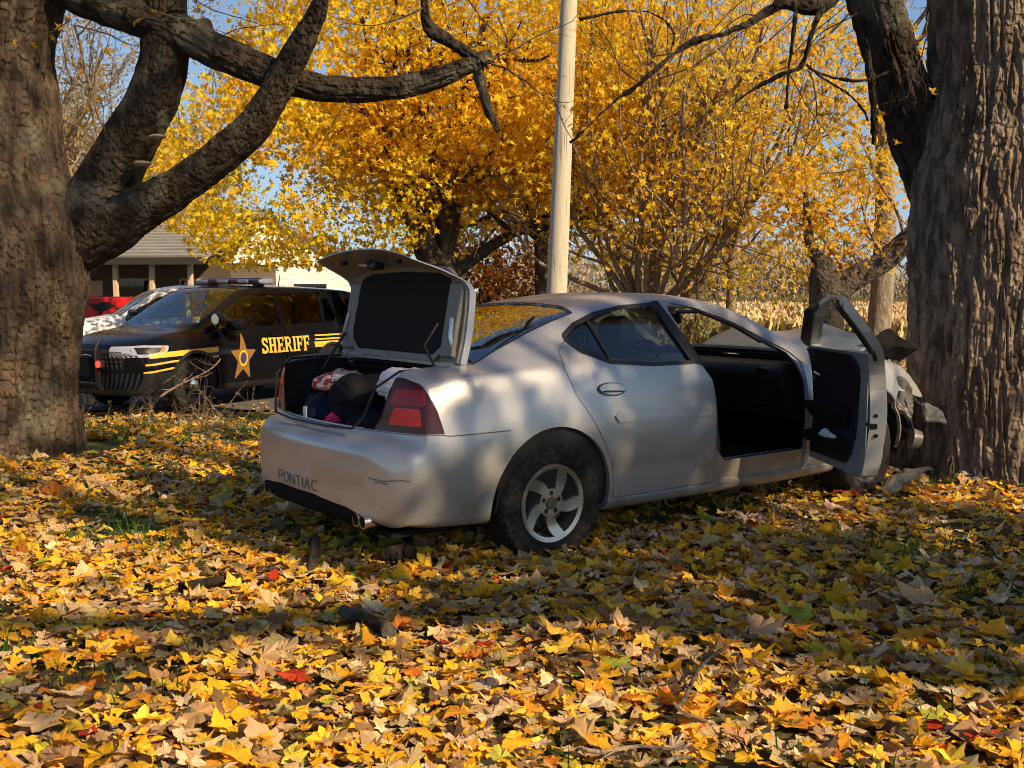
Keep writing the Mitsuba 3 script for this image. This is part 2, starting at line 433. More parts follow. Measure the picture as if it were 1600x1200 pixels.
def build_sedan():
    t = 'crashed_sedan'
    lab(t, 'silver four-door sedan with its trunk and front door open, nose crushed against the big tree', 'car')
    W = lambda name, mesh, mat, M=None, **k: part(t, name, mesh, mat, M=CAR if M is None else CAR @ M, **k)
    S = lambda m, **k: soup(m, **k)
    B = Body(ROWS, BEND)
    O = B.solid()
    I = B.solid(.028, normals=False)
    shell = O - I
    R, L_ = box(-2, 5, -1.2, 0, 0, 2), box(-2, 5, 0, 1.2, 0, 2)
    # --- outlines read off the photograph, on the car's own side
    doorR = Polygon([(.228, 1.172), (.130, 1.110), (.098, 1.026), (.150, .882), (.260, .735), (.342, .600), (.408, .477), (.436, .30), (.44, .272),
                     (1.238, .272), (1.241, .305), (1.228, .564), (1.223, .822), (1.212, .90), (1.137, 1.0), (1.112, 1.12), (1.06, 1.36), (.745, 1.344), (.527, 1.311), (.342, 1.256)])
    winR = rpoly([(.222, 1.176), (.344, 1.238), (.527, 1.293), (.745, 1.325), (1.015, 1.338), (1.085, 1.02), (.758, 1.024), (.441, 1.052), (.274, 1.117)], .015)
    fdoor = rpoly([(1.118, 1.305), (1.135, 1.338), (1.19, 1.352), (1.38, 1.312), (1.64, 1.222), (1.85, 1.12), (2.05, 1.025), (2.115, .93), (2.13, .6), (2.13, .36), (2.09, .275), (1.262, .275), (1.250, .33), (1.238, .567), (1.234, .78), (1.224, .87), (1.206, .93), (1.178, .985), (1.152, 1.04), (1.134, 1.12), (1.124, 1.22)], .02)
    doorway = rpoly([(1.135, 1.334), (1.381, 1.312), (1.64, 1.218), (1.848, 1.108), (2.03, 1.018), (2.088, .825), (2.107, .433), (2.08, .398), (1.339, .398), (1.248, .49), (1.237, .845), (1.165, .955)], .02)
    fwin = rpoly([(1.178, 1.300), (1.23, 1.315), (1.375, 1.284), (1.63, 1.188), (1.83, 1.080), (1.985, 1.000), (1.98, .978), (1.208, .982)], .015)
    rearglass = Polygon([(-.405, -.55), (-.37, -.66), (.38, -.575), (.425, -.45), (.445, 0), (.425, .45), (.38, .575), (-.37, .66), (-.405, .55), (-.43, 0)])
    shield = Polygon([(1.63, -.50), (1.69, -.555), (2.32, -.70), (2.40, -.55), (2.47, 0), (2.40, .55), (2.32, .70), (1.69, .555), (1.63, .50), (1.60, 0)])
    trunk = prism_rear([(-.545, .742), (.545, .742), (.60, .85), (.645, .98), (.685, 1.06), (.685, 1.3), (-.685, 1.3), (-.685, 1.06), (-.645, .98), (-.60, .85)], -1.5, -.43)
    lampside = Polygon([(-1.5, .738), (-.690, .738), (-.72, .86), (-.772, .985), (-.81, 1.012), (-1.5, 1.012)])
    bumper_zone = prism_side([(-1.6, .1), (-.30, .1), (-.30, .726), (-.67, .726), (-.70, .735), (-1.6, .735)], -1.2, 1.2)
    arch = lambda x, y0, y1, r=.402: mf.Manifold.cylinder(y1 - y0, r, r, 72).transform(np.array([[1, 0, 0, x], [0, 0, -1, y1], [0, 1, 0, .315]]))
    arches = [arch(x, y0, y1) for x in (0, 2.807) for y0, y1 in ((-1.2, -.62), (.62, 1.2))]
    AR = mf.Manifold.batch_boolean(arches, mf.OpType.Add)
    hoodcut = prism_top([(2.36, -.60), (2.30, -.73), (2.9, -.745), (3.5, -.70), (3.95, -.45), (4.1, 0), (3.95, .45), (3.5, .70), (2.9, .745), (2.30, .73), (2.36, .6), (2.44, 0)], .6, 1.3)
    nose = prism_side([(3.62, .0), (4.3, .0), (4.3, 1.2), (3.50, 1.2)], -1.3, 1.3)
    fend = prism_side([(2.09, .27), (2.42, .27), (2.42, .1), (4.2, .1), (4.2, 1.3), (2.30, 1.3), (2.09, .945)], -1.2, -.5)

    glass_zone = prism_top(rearglass, .99, 1.5) + prism_top(shield, .95, 1.5)
    leftwin = prism_side(winR, .3, 1.2) + prism_side(fwin, .3, 1.2)
    body = shell - AR - trunk - glass_zone - leftwin
    body = body - prism_side(lampside, -1.2, -.46) - prism_side(lampside, .46, 1.2) - bumper_zone - nose
    body = body - prism_side(doorR.buffer(.004), -1.2, -.3) - prism_side(doorway.buffer(.004), -1.2, -.3) - hoodcut - fend
    # front door's outer rebate
    body = body - (prism_side(fdoor.buffer(.004), -1.2, -.3) - B.solid(.014, normals=False))

    # --- crash: everything ahead of the front axle pushed back onto the tree
    tx, ty = 4.37, -.80

    def crash(V):
        V = V.copy()
        x, y, z = V.T
        right = 1 / (1 + np.exp(-(-y - .05) / .25))
        d = np.clip(x - 2.72, 0, None)
        k = .10 * right + .07
        nz = meshkit.fbm(V * 6.0, 3, 5) - .5
        x2 = np.where(d > 0, 2.72 + d * (1 - k), x)
        V[:, 0] = x2 + nz * .05 * np.clip(d, 0, .6)
        V[:, 1] = y + (meshkit.fbm(V * 5.0 + 9, 3, 8) - .5) * .07 * np.clip(d, 0, .6) - .05 * np.clip(d, 0, .4) * right
        V[:, 2] = z + (meshkit.fbm(V * 5.0 + 31, 3, 2) - .5) * .06 * np.clip(d, 0, .6) + .06 * np.sin(np.clip(d / 1.1, 0, 1) * np.pi) * right * (z > .6)
        rr = np.hypot(V[:, 0] - tx, V[:, 1] - ty)
        ins = rr < .66
        V[ins, 0] = np.minimum(V[ins, 0], tx - np.sqrt(np.maximum(.66 ** 2 - (V[ins, 1] - ty) ** 2, 0)))
        return V

    def crumple(m, mat, name, fn=crash, **k):
        q = tri(m)
        q = q.subdivide_to_size(.06, max_iter=6) if len(q.faces) < 60000 else q
        q = trimesh.Trimesh(fn(q.vertices), q.faces, process=True)
        W(name, q, mat, smooth=38, **k)

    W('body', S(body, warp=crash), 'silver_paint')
    # --- rear bumper, its ledge and lower valance
    bz = prism_side([(-1.6, .1), (-.30, .1), (-.30, .722), (-.67, .722), (-.70, .731), (-1.6, .731)], -1.2, 1.2)
    bump = (B.solid(-.004) - I) ^ bz
    bump = bump - AR
    valance_cut = prism_rear([(-.86, .1), (-.74, .275), (-.50, .345), (-.2, .375), (.2, .375), (.50, .345), (.74, .275), (.86, .1)], -1.6, -.7)
    k_b = W('rear_bumper', S(bump - valance_cut), 'silver_paint', label='dusty silver rear bumper')
    val = ((B.solid(-.001, normals=False) - B.solid(.04, normals=False)) ^ bz ^ valance_cut) - AR
    W('rear_bumper__valance', val, 'black_matte')
    # lettering pressed into the bumper
    strokes = letters_line('PONTIAC')
    txt = shapely.affinity.scale(strokes.buffer(.055, cap_style=2), .058, .056, origin=(0, 0))
    bx = txt.bounds
    txt = shapely.affinity.translate(shapely.affinity.scale(txt, -1, 1, origin=(0, 0)), .235, .392)
    let = (B.solid(0).translate([-.003, 0, 0]) - O) ^ prism_rear(txt, -1.6, -.7)
    W('rear_bumper__lettering', let, 'lettering_dark', smooth=False, label='dark brand lettering reading PONTIAC on the left of the rear bumper')
    for sc_ in ([(-.66, .515), (-.75, .508), (-.84, .518), (-.86, .512)], [(-.70, .50), (-.78, .497)]):
        W('rear_bumper__scratch', (B.solid(-.004, normals=False).translate([-.002, 0, 0]) - O) ^ prism_rear(LineString(sc_).buffer(.0035), -1.6, -.7), 'lettering_dark', smooth=False)
    # --- tail lamps
    for sgn, lo, hi in ((-1, -1.2, -.46), (1, .46, 1.2)):
        z = (prism_side(lampside, lo, hi) - trunk)
        lampm = (B.solid(.002) - B.solid(.03, normals=False)) ^ z
        k = W('tail_lamp', S(lampm), 'lamp_red_dark', label='dark red tail lamp on the right rear corner' if sgn < 0 else 'dark red tail lamp on the left rear corner')
        bare = k.split('__')[1]
        for nm, (z0, z1), mt in (('red_lens', (.775, .862), 'lamp_red_bright'), ('upper_lens', (.875, .955), 'lamp_red')):
            zone = prism_rear(rpoly([(sgn * .64, z0), (sgn * .85, z0), (sgn * .83, z1), (sgn * .675, z1)], .012), -1.6, -.55)
            W(bare + '__' + nm, S((B.solid(-.001) - B.solid(.02, normals=False)) ^ zone), mt)
    # --- rear door, its glass, moulding and handle
    door = (shell ^ prism_side(doorR, -1.2, -.3)) - arch(0, -1.2, -.62, .408)
    frame = prism_side(winR, -1.2, -.3)
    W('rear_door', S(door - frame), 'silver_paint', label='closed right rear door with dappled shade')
    trim_ring = (B.solid(-.003) - B.solid(.02, normals=False)) ^ (prism_side(winR.buffer(.022), -1.2, -.3) - frame)
    W('rear_door__window_trim', S(trim_ring), 'black_trim')
    divider = Polygon([(.437, 1.30), (.462, 1.30), (.462, 1.03), (.440, 1.03)])
    W('rear_door__window_divider', S((B.solid(.002) - B.solid(.02, normals=False)) ^ prism_side(divider.intersection(winR), -1.2, -.3)), 'black_trim')
    pillar = Polygon([(1.022, 1.37), (1.072, 1.372), (1.165, .985), (1.10, 1.0), (1.06, 1.03), (1.02, 1.2)])
    W('rear_door__pillar_cover', S((B.solid(-.0035) - B.solid(.02, normals=False)) ^ prism_side(pillar, -1.2, -.3)), 'black_trim')
    gl = lambda poly, y0, y1, ins=.010: S((B.solid(ins) - B.solid(ins + .01, normals=False)) ^ prism_side(poly, y0, y1), keep_outer=True)
    W('rear_door__quarter_glass', gl(winR.intersection(shapely.box(0, 0, .45, 2)), -1.2, -.3), 'glass_dark')
    W('rear_door__window', gl(winR.intersection(shapely.box(.45, 0, 3, 2)), -1.2, -.3), 'glass_tint')
    mold = rpoly([(.41, .742), (.44, .775), (1.197, .745), (1.197, .690), (.44, .705)], .012)
    W('rear_door__moulding', S((B.solid(-.013) - O) ^ prism_side(mold, -1.2, -.3)), 'silver_paint')
    e = lambda cx, cz, a, b: Polygon([(cx + a * math.cos(q) + .0 * math.sin(q), cz + b * math.sin(q) - .05 * a * math.cos(q)) for q in np.linspace(0, 2 * np.pi, 33)[:-1]])
    W('rear_door__handle_recess', S((B.solid(-.0045) - O) ^ prism_side(e(.404, .893, .104, .038).difference(e(.404, .893, .098, .033)), -1.2, -.3)), 'black_trim')
    W('rear_door__handle', S((B.solid(-.014) - O) ^ prism_side(e(.404, .897, .094, .029), -1.2, -.3)), 'silver_paint')
    W('rear_door__handle_lip', S((B.solid(-.0155) - O) ^ prism_side(e(.404, .882, .084, .006), -1.2, -.3)), 'black_trim')
    # --- rocker panel flange
    rk = Polygon([(.36, .185), (2.43, .185), (2.43, .262), (.40, .262)])
    W('rocker_panel', S((B.solid(-.010) - I) ^ prism_side(rk, -1.2, -.3) - AR), 'silver_paint')
    # --- glass
    W('rear_window', S((B.solid(.008) - B.solid(.02, normals=False)) ^ prism_top(rearglass, .99, 1.5), keep_outer=True), 'glass_dark')
    ring = prism_top(rearglass.buffer(.012), .99, 1.5) - prism_top(rearglass, .9, 1.6)
    W('rear_window__seal', S((B.solid(-.002) - B.solid(.01, normals=False)) ^ ring - trunk), 'black_trim')
    W('windshield', S((B.solid(.008) - B.solid(.02, normals=False)) ^ prism_top(shield, .95, 1.5), keep_outer=True), 'glass_clear')
    W('side_window', gl(winR, .3, 1.2), 'glass_tint')
    W('side_window', gl(fwin, .3, 1.2), 'glass_tint')
    # --- trunk lid, swung up
    deck = (shell ^ trunk) - prism_top([(-.435, -1), (-.2, -1), (-.2, 1), (-.435, 1)], .5, 1.3)
    LID = rot([0, 1, 0], 101, (-.425, 0, 1.045)) @ trs(-.425, 0, 1.045) @ np.diag([1.10, 1.0, 1.16, 1]) @ trs(.425, 0, -1.045)
    lid = S(deck)
    W('trunk_lid', lid, 'silver_paint', M=LID, label='open trunk lid standing upright')
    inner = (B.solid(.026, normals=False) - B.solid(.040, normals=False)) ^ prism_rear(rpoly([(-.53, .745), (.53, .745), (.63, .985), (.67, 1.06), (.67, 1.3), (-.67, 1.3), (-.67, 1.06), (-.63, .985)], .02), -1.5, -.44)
    W('trunk_lid__inner_panel', inner, 'silver_shade_tone', M=LID, smooth=30)
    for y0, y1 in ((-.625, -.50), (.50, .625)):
        W('trunk_lid__rib', rbox(-.83, -.46, y0, y1, .995, 1.026, .012), 'silver_shade_tone', M=LID)
    lin = rpoly([(-.47, -.42), (-.55, -.54), (-.84, -.50), (-.875, -.42), (-.885, 0), (-.875, .42), (-.84, .50), (-.55, .54), (-.47, .42)], .04)
    W('trunk_lid__liner', rough_sheet(prism_top(lin, 1.000, 1.022), .006, 14), 'carpet', M=LID, smooth=40, label='black felt liner inside the trunk lid')
    # rim of the deck panel, raised round the liner
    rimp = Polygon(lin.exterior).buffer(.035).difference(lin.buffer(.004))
    W('trunk_lid__rim', prism_top(rimp, 1.004, 1.026), 'silver_shade_tone', M=LID)
    W('trunk_lid__latch', rbox(-.90, -.865, -.05, .05, .80, .86, .01), 'black_trim', M=LID)
    W('trunk_lid__label_sticker', box(-.893, -.888, .10, .22, .84, .93), 'label_white', M=LID)
    for yy in (-.30, .33, .02):
        W('trunk_lid__bolt_hole', cyl((-.905, yy, .80), (-.885, yy, .81), .018), 'black_trim', M=LID)
    for sgn in (-1, 1):
        W('trunk_hinge', chain([(-.40, sgn * .615, .99), (-.43, sgn * .62, 1.06), (-.46, sgn * .60, 1.20), (-.44, sgn * .58, 1.30)], [.02, .016, .014, .012], 8), 'bright_metal' if sgn < 0 else 'silver_paint')
    W('trunk_strut', chain([(-.50, -.58, .96), (-.58, -.53, 1.16), (-.49, -.52, 1.27)], .008, 8), 'black_trim')
    W('trunk_strut', chain([(-.62, .59, .97), (-.47, .58, 1.18)], .010, 8), 'black_trim')
    # --- trunk well
    well = (box(-1.02, -.36, -.70, .70, .46, 1.03) - box(-1.2, -.375, -.68, .68, .475, 1.2)) ^ B.solid(.034, normals=False)
    W('trunk_well', well, 'carpet')
    W('trunk_well__side_liner', ((B.solid(.036, normals=False) - B.solid(.046, normals=False)) ^ box(-1.2, -.36, -1, 1, .4, 1.05)) - trunk, 'carpet')
    sill = (box(-1.2, -.95, -.52, .52, .69, .742)) ^ B.solid(.03, normals=False)
    W('trunk_well__sill', sill, 'silver_paint')
    W('trunk_well__seal', chain([(-.46, -.655, 1.045), (-.80, -.645, 1.04), (-.915, -.60, .96), (-.955, -.535, .80), (-.985, -.47, .745), (-1.01, -.2, .735), (-1.015, .2, .735), (-.985, .47, .745), (-.955, .535, .80), (-.915, .60, .96), (-.80, .645, 1.04), (-.46, .655, 1.045)], .007, 8), 'black_trim')
    # --- cabin: liner, floor, dash, seats
    cab = (B.solid(.032, normals=False) - B.solid(.05, normals=False)) ^ box(-.35, 2.5, -1, 1, .2, 1.6)
    cab = cab - prism_side(doorway.buffer(.002), -1.2, -.3) - prism_side(winR.buffer(-.004), -1.2, 1.2) - prism_side(fwin.buffer(-.004), .3, 1.2) - glass_zone
    W('cabin_liner', cab ^ box(-.4, 3, -1, 1, .2, 1.04), 'black_trim')
    W('headliner', cab ^ box(-.4, 3, -1, 1, 1.04, 2), 'headliner_gray')
    W('cabin_floor', box(-.3, 2.5, -.84, .84, .285, .30), 'carpet')
    W('sill_plate', rbox(1.16, 2.08, -.875, -.80, .30, .392, .015), 'silver_paint')
    dash = mf.Manifold.batch_hull([cyl((2.05, -.78, .86), (2.05, .78, .86), .075), cyl((2.12, -.80, .62), (2.12, .80, .62), .05), cyl((2.42, -.80, .90), (2.42, .80, .90), .03), cyl((2.42, -.8, .5), (2.42, .8, .5), .03)])
    W('dashboard', dash ^ B.solid(.036, normals=False), 'black_trim')
    W('dashboard__glove_box', rbox(1.985, 2.03, -.72, -.28, .66, .82, .015), 'black_matte')
    W('dashboard__vent', cyl((1.955, -.64, .865), (2.0, -.64, .87), .05), 'black_matte')
    W('firewall', box(2.40, 2.44, -.84, .84, .28, .95) ^ B.solid(.034, normals=False), 'black_matte')
    st = trimesh.creation.torus(.185, .016, major_sections=36, minor_sections=10)
    st.apply_transform(trs(1.80, .38, .86) @ rot([0, 1, 0], -65))
    W('steering_wheel', st, 'black_trim')
    W('steering_wheel__hub', mf.Manifold.batch_hull([cyl((1.82, .38, .86), (1.86, .38, .84), .07), cyl((2.03, .38, .79), (2.06, .38, .78), .05)]), 'black_trim')
    W('center_console', rbox(1.0, 2.05, -.13, .13, .30, .60, .03), 'black_trim')

    def seat(x, y, w, back, name, mat):
        cu = mf.Manifold.batch_hull([rbox(x, x + .50, y - w / 2, y + w / 2, .36, .50, .05), rbox(x + .35, x + .52, y - w / 2 + .03, y + w / 2 - .03, .42, .55, .05)])
        k = W(name, cu, mat)
        b = k.split('__')[1]
        bk = mf.Manifold.batch_hull([rbox(x - .02, x + .14, y - w / 2, y + w / 2, .42, .60, .05), rbox(x - back - .04, x - back + .09, y - w / 2 + .03, y + w / 2 - .03, .95, 1.05, .05)])
        W(b + '__backrest', bk, mat)
        for dy in ((0,) if w < .7 else (-.38, .38)):
            hx, hz = (x - back, 1.06) if w < .7 else (x - back + .12, .93)
            W(b + '__headrest', mf.Manifold.batch_hull([rbox(hx - .05, hx + .07, y + dy - .13, y + dy + .13, hz + .03, hz + .20, .045), rbox(hx - .03, hx + .05, y + dy - .09, y + dy + .09, hz, hz + .22, .035)]), mat)
            for q in (-.05, .05):
                W(b + '__headrest_post', cyl((hx + .01, y + dy + q, hz - .06), (hx + .01, y + dy + q, hz + .06), .008, seg=8), 'dark_metal')
    seat(1.08, -.40, .54, .20, 'front_seat', 'cloth_gray')
    seat(1.08, .40, .54, .20, 'front_seat', 'cloth_gray')
    seat(.15, 0, 1.36, .20, 'rear_seat', 'cloth_gray')
    W('parcel_shelf', prism_top([(-.44, -.72), (-.05, -.74), (-.05, .74), (-.44, .72)], .985, 1.0) ^ B.solid(.035, normals=False), 'black_matte')
    W('b_pillar_trim', prism_side([(1.10, 1.33), (1.14, 1.32), (1.225, .90), (1.24, .40), (1.20, .40), (1.19, .90)], -.86, -.83) ^ B.solid(.034, normals=False), 'black_trim')
    W('door_weatherstrip', chain([(1.16, -.648, 1.30), (1.345, -.655, 1.30), (1.605, -.70, 1.208), (1.80, -.76, 1.10)], .012, 8), 'black_trim')
    mir = mf.Manifold.batch_hull([rbox(1.93, 2.02, .93, 1.10, .98, 1.10, .03), rbox(1.99, 2.05, .90, .98, .98, 1.06, .02)])
    W('side_mirror', mir, 'silver_paint')
    W('rear_view_mirror', rbox(1.72, 1.75, -.12, .12, 1.20, 1.27, .015), 'black_trim')
    # --- front right door, swung out
    DOOR = trs(.055, -.055, .085) @ rot([0, 0, 1], 59.5, (2.13, -.915, 0))
    bevel = prism_top([(1.99, -.70), (2.11, -.89), (2.3, -.89), (2.3, -.5), (1.99, -.5)], .2, 1.5)
    low = shapely.box(0, 0, 3, .992)
    outer = (B.solid(0) - B.solid(0, yin=.10, normals=False)) ^ prism_side(fdoor.intersection(low), -1.2, -.3) - bevel
    up = (shell ^ prism_side(fdoor.difference(low), -1.2, -.3)) - prism_side(fwin, -1.2, -.3)
    D = lambda name, mesh, mat, **k: W(name, mesh, mat, M=DOOR, **k)
    fm = (B.solid(.0) - B.solid(.05, normals=False)) ^ prism_side(fdoor.difference(low.buffer(.0001)), -1.2, -.3) - prism_side(fwin, -1.2, -.3)
    D('front_door', S(outer), 'silver_paint', label='right front door swung wide open')
    fm = fm ^ box(-2, 5, -1.3, -.612, 0, 2)
    D('front_door__window_frame', S(fm), 'silver_paint')
    D('front_door__frame_trim', (B.solid(.045, normals=False) - B.solid(.062, normals=False)) ^ (prism_side(fwin.buffer(.04), -1.2, -.585) - prism_side(fwin, -1.2, -.3)), 'black_trim')
    D('front_door__window', gl(fwin, -1.2, -.3, .02), 'glass_clear')
    D0, sh = D, trs(.03, 0, -.01)
    D = lambda name, mesh, mat, **k: W(name, mesh, mat, M=DOOR @ sh, **k)
    ip = rpoly([(1.36, .985), (2.06, .985), (2.075, .55), (2.05, .33), (1.45, .335), (1.395, .40), (1.37, .52), (1.368, .66), (1.345, .76), (1.31, .86), (1.30, .93)], .03)
    inn = (B.solid(0, yin=.094, normals=False) - B.solid(0, yin=.12, normals=False)) ^ prism_side(ip, -1.2, -.3) - bevel.translate([-.05, 0, 0])
    D('front_door__inner_trim', inn, 'black_trim', label='black inner door panel')
    arm = mf.Manifold.batch_hull([rbox(1.42, 1.95, -.80, -.715, .62, .66, .015), rbox(1.45, 1.9, -.81, -.75, .56, .66, .015)])
    D('front_door__armrest', arm, 'black_matte')
    D('front_door__map_pocket', rbox(1.42, 2.0, -.80, -.745, .40, .47, .015), 'black_matte')
    put('crumpled_tissue', crumple_shape(mf.Manifold.batch_hull([mf.Manifold.sphere(.022, 8).translate([x_, -.765, z_]) for x_, z_ in ((1.56, .475), (1.66, .50), (1.74, .475))]), .02, 6), 'white_paper', smooth=True, M=CAR @ DOOR @ sh, label='crumpled white tissue lying in the pocket of the open door', cat='tissue')
    D('front_door__inner_handle', chain([(1.80, -.765, .83), (1.87, -.760, .84), (1.88, -.765, .80)], .009, 8), 'bright_metal')
    D('front_door__latch', rbox(1.196, 1.206, -.875, -.835, .57, .60, .004), 'black_matte')
    for zz, yy in ((.53, -.87), (.645, -.865), (.60, -.82)):
        D('front_door__bolt_hole', cyl((1.195, yy, zz), (1.21, yy, zz), .010, seg=12), 'black_matte')
    D('front_door__shut_face', prism_side(Polygon([(1.30, .96), (1.315, .62), (1.29, .42), (1.26, .30), (1.225, .30), (1.213, .567), (1.208, .83)]), -.82, -.815), 'silver_paint')
    # --- crushed front: fender, hood, nose, splash pieces
    lowcut = prism_side([(2.7, 0), (4.3, 0), (4.3, .60), (3.45, .60), (3.15, .66)], -1.2, -.15)
    fender = (shell ^ fend) - lowcut - arch(2.807, -1.2, -.62) - hoodcut
    crumple(fender - nose, 'silver_paint', 'front_fender', label='crumpled right front fender against the tree trunk')
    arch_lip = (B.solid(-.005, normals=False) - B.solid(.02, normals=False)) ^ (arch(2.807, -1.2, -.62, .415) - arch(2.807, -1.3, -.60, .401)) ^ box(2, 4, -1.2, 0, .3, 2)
    crumple(arch_lip, 'silver_shade_tone', 'front_fender__arch_edge')

    def fold(V):
        V = V.copy()
        x, y, z = V.T
        d = np.clip(x - 2.74, 0, None)
        a = np.clip(d, 0, .34)
        b = np.clip(d - .34, 0, None)
        nz = meshkit.fbm(V * 5.0 + 3, 3, 11) - .5
        V[:, 0] = np.where(d > 0, 2.74 + a * .95 + b * .66, x) + nz * .05 * np.clip(d, 0, .4)
        V[:, 2] = z + a * .50 - b * .30 + nz * .16 * np.clip(d, 0, .5) + .07 * np.exp(-((y + .25) / .2) ** 2) * np.clip(d, 0, .4) / .4
        rr = np.hypot(V[:, 0] - tx, V[:, 1] - ty)
        ins = rr < .68
        V[ins, 0] = np.minimum(V[ins, 0], tx - np.sqrt(np.maximum(.68 ** 2 - (V[ins, 1] - ty) ** 2, 0)))
        return V
    hood = (B.solid(0) - B.solid(.02, normals=False)) ^ (hoodcut - prism_top([(2.2, -1), (2.44, -1), (2.44, 1), (2.2, 1)], 0, 2))
    crumple(hood ^ box(2, 3.85, -1, 1, .5, 2), 'silver_paint', 'hood', fold, label='buckled silver hood')
    hl = (B.solid(.022, normals=False) - B.solid(.045, normals=False)) ^ (prism_top([(2.6, -.74), (3.6, -.69), (3.6, .69), (2.6, .74)], .6, 1.3))
    crumple(hl, 'black_matte', 'hood__underside', fold)
    flap = mf.Manifold.batch_hull([mf.Manifold.sphere(.012, 6).translate(list(p)) for p in ((2.92, -.78, 1.06), (3.12, -.80, 1.13), (3.42, -.83, .99), (3.38, -.70, .90), (3.0, -.66, .93))])
    crumple(flap, 'black_matte', 'hood__torn_edge', lambda V: V + (meshkit.fbm(V * 9, 3, 4) - .5)[:, None] * [.03, .03, .05])
    crumple((shell ^ nose) - AR - lowcut, 'silver_paint', 'front_bumper')
    eng = rbox(2.55, 3.25, -.50, .60, .35, .80, .05)
    crumple(eng, 'black_matte', 'engine')
    # wheel housings
    for x, name in ((0, 'wheel_housing'), (2.807, 'wheel_housing')):
        for s_ in (-1, 1):
            ho = (arch(x, min(s_ * .56, s_ * .88), max(s_ * .56, s_ * .88), .425) - arch(x, min(s_ * .60, s_ * 1.1), max(s_ * .60, s_ * 1.1), .406)) ^ box(-2, 5, -1, 1, .26, 1) ^ O
            W(name, S(ho, warp=crash), 'black_matte')
    W('underbody', box(-.9, 3.0, -.72, .72, .20, .23) - AR, 'black_matte')
    # broken bits hanging inside the front wheel arch
    W('torn_wheel_liner', crumple_shape(mf.Manifold.batch_hull([mf.Manifold.sphere(.02, 8).translate(list(p)) for p in ((3.10, -.90, .80), (3.20, -.92, .72), (3.22, -.91, .52), (3.14, -.88, .60))]), .03, 3), 'plastic_pale')
    W('headlight_shell', crumple_shape(mf.Manifold.batch_hull([mf.Manifold.sphere(.02, 8).translate(list(p)) for p in ((3.28, -.98, .60), (3.44, -1.02, .54), (3.46, -1.04, .48), (3.30, -1.0, .50))]), .03, 9), 'plastic_smoke')
    W('fog_light', cyl((3.18, -.96, .37), (3.23, -1.0, .36), .075, .06), 'plastic_smoke')
    for k_, (a, b) in enumerate([((3.0, -.84, .86), (3.28, -.98, .58)), ((3.1, -.86, .8), (3.2, -.97, .36)), ((3.2, -.8, .74), (3.38, -1.0, .66))]):
        m_ = (np.array(a) + b) / 2 + np.array([.05, -.05, -.08]) * (k_ - 1 or .6)
        P_, R_ = smooth_path([a, m_, b], [.007] * 3, 12)
        W('loose_wire', tube(P_, R_, 6), 'black_trim', smooth=True)
    for k_, (p_, q_, m_) in enumerate((((3.02, -.80, .78), (3.30, -.84, .44), 'black_matte'), ((3.05, -.70, .70), (3.42, -.72, .66), 'dark_metal'), ((3.12, -.76, .40), (3.36, -.80, .34), 'black_matte'), ((3.0, -.86, .70), (3.16, -.95, .52), 'dark_metal'))):
        W('broken_bracket', crumple_shape(mf.Manifold.batch_hull([mf.Manifold.sphere(.035, 8).translate(list(p_)), mf.Manifold.sphere(.022, 8).translate(list(q_)), mf.Manifold.sphere(.02, 8).translate([(p_[0] + q_[0]) / 2, (p_[1] + q_[1]) / 2 + .05, (p_[2] + q_[2]) / 2 + .07])]), .025, 20 + k_), m_)
    # exhaust
    for y in (-.60, .50):
        o = cyl((-1.02, y - .035, .285), (-.80, y - .035, .30), .036) - cyl((-1.1, y - .035, .285), (-.85, y - .035, .298), .031)
        k = W('exhaust_tip', o, 'bright_metal')
        o = cyl((-1.02, y + .035, .285), (-.80, y + .035, .30), .036) - cyl((-1.1, y + .035, .285), (-.85, y + .035, .298), .031)
        W('exhaust_tip', o, 'bright_metal')
    W('muffler', rbox(-.98, -.55, -.65, .65, .24, .36, .06), 'dark_metal')
    # --- wheels
    for x, y, sgn, wz, dz in ((0, -.80, -1, 0, 0), (0, .80, 1, 0, 0), (2.79, -.78, -1, 8, 0), (2.80, .79, 1, 5, 0)):
        Mw = trs(x, y, .298) @ rot([0, 0, 1], wz) @ (np.eye(4) if sgn < 0 else rot([0, 0, 1], 180)) @ rot([0, 1, 0], 20)
        wheel(W, Mw)
    return B


def letters_line(word):
    """single-line capitals, one unit tall"""
    arc = lambda cx, cy, rx, ry, a, b: [(cx + rx * math.cos(math.radians(q)), cy + ry * math.sin(math.radians(q))) for q in np.linspace(a, b, 18)]
    G = {'P': [[(0, 0), (0, 1), (.7, 1)] + arc(.7, .72, .28, .28, 90, -90) + [(0, .44)]], 'O': [arc(.55, .5, .55, .5, 0, 360)], 'N': [[(0, 0), (0, 1), (.95, 0), (.95, 1)]],
         'T': [[(0, 1), (1, 1)], [(.5, 1), (.5, 0)]], 'I': [[(0, 0), (0, 1)]], 'A': [[(0, 0), (.5, 1), (1, 0)], [(.2, .35), (.8, .35)]], 'C': [arc(.55, .5, .55, .5, 50, 310)]}
    x, out = 0, []
    for ch in word:
        w = max(p[0] for st in G[ch] for p in st)
        out += [LineString([(x + a, b) for a, b in st]) for st in G[ch]]
        x += w + .38
    return shapely.geometry.MultiLineString(out)


def rough_sheet(m, amp, freq, seed=1):
    q = tri(m).subdivide_to_size(.03, max_iter=8)
    q.vertices = q.vertices + np.array([0, 0, 1.0]) * ((meshkit.fbm(q.vertices * freq, 3, seed) - .5) * 2 * amp)[:, None]
    return trimesh.Trimesh(q.vertices, q.faces, process=True)


def crumple_shape(m, amp, seed):
    q = tri(m).subdivide_to_size(.02, max_iter=8)
    n = np.stack([meshkit.fbm(q.vertices * 14, 3, seed + k) - .5 for k in range(3)], 1)
    return trimesh.Trimesh(q.vertices + n * 2 * amp, q.faces, process=True)


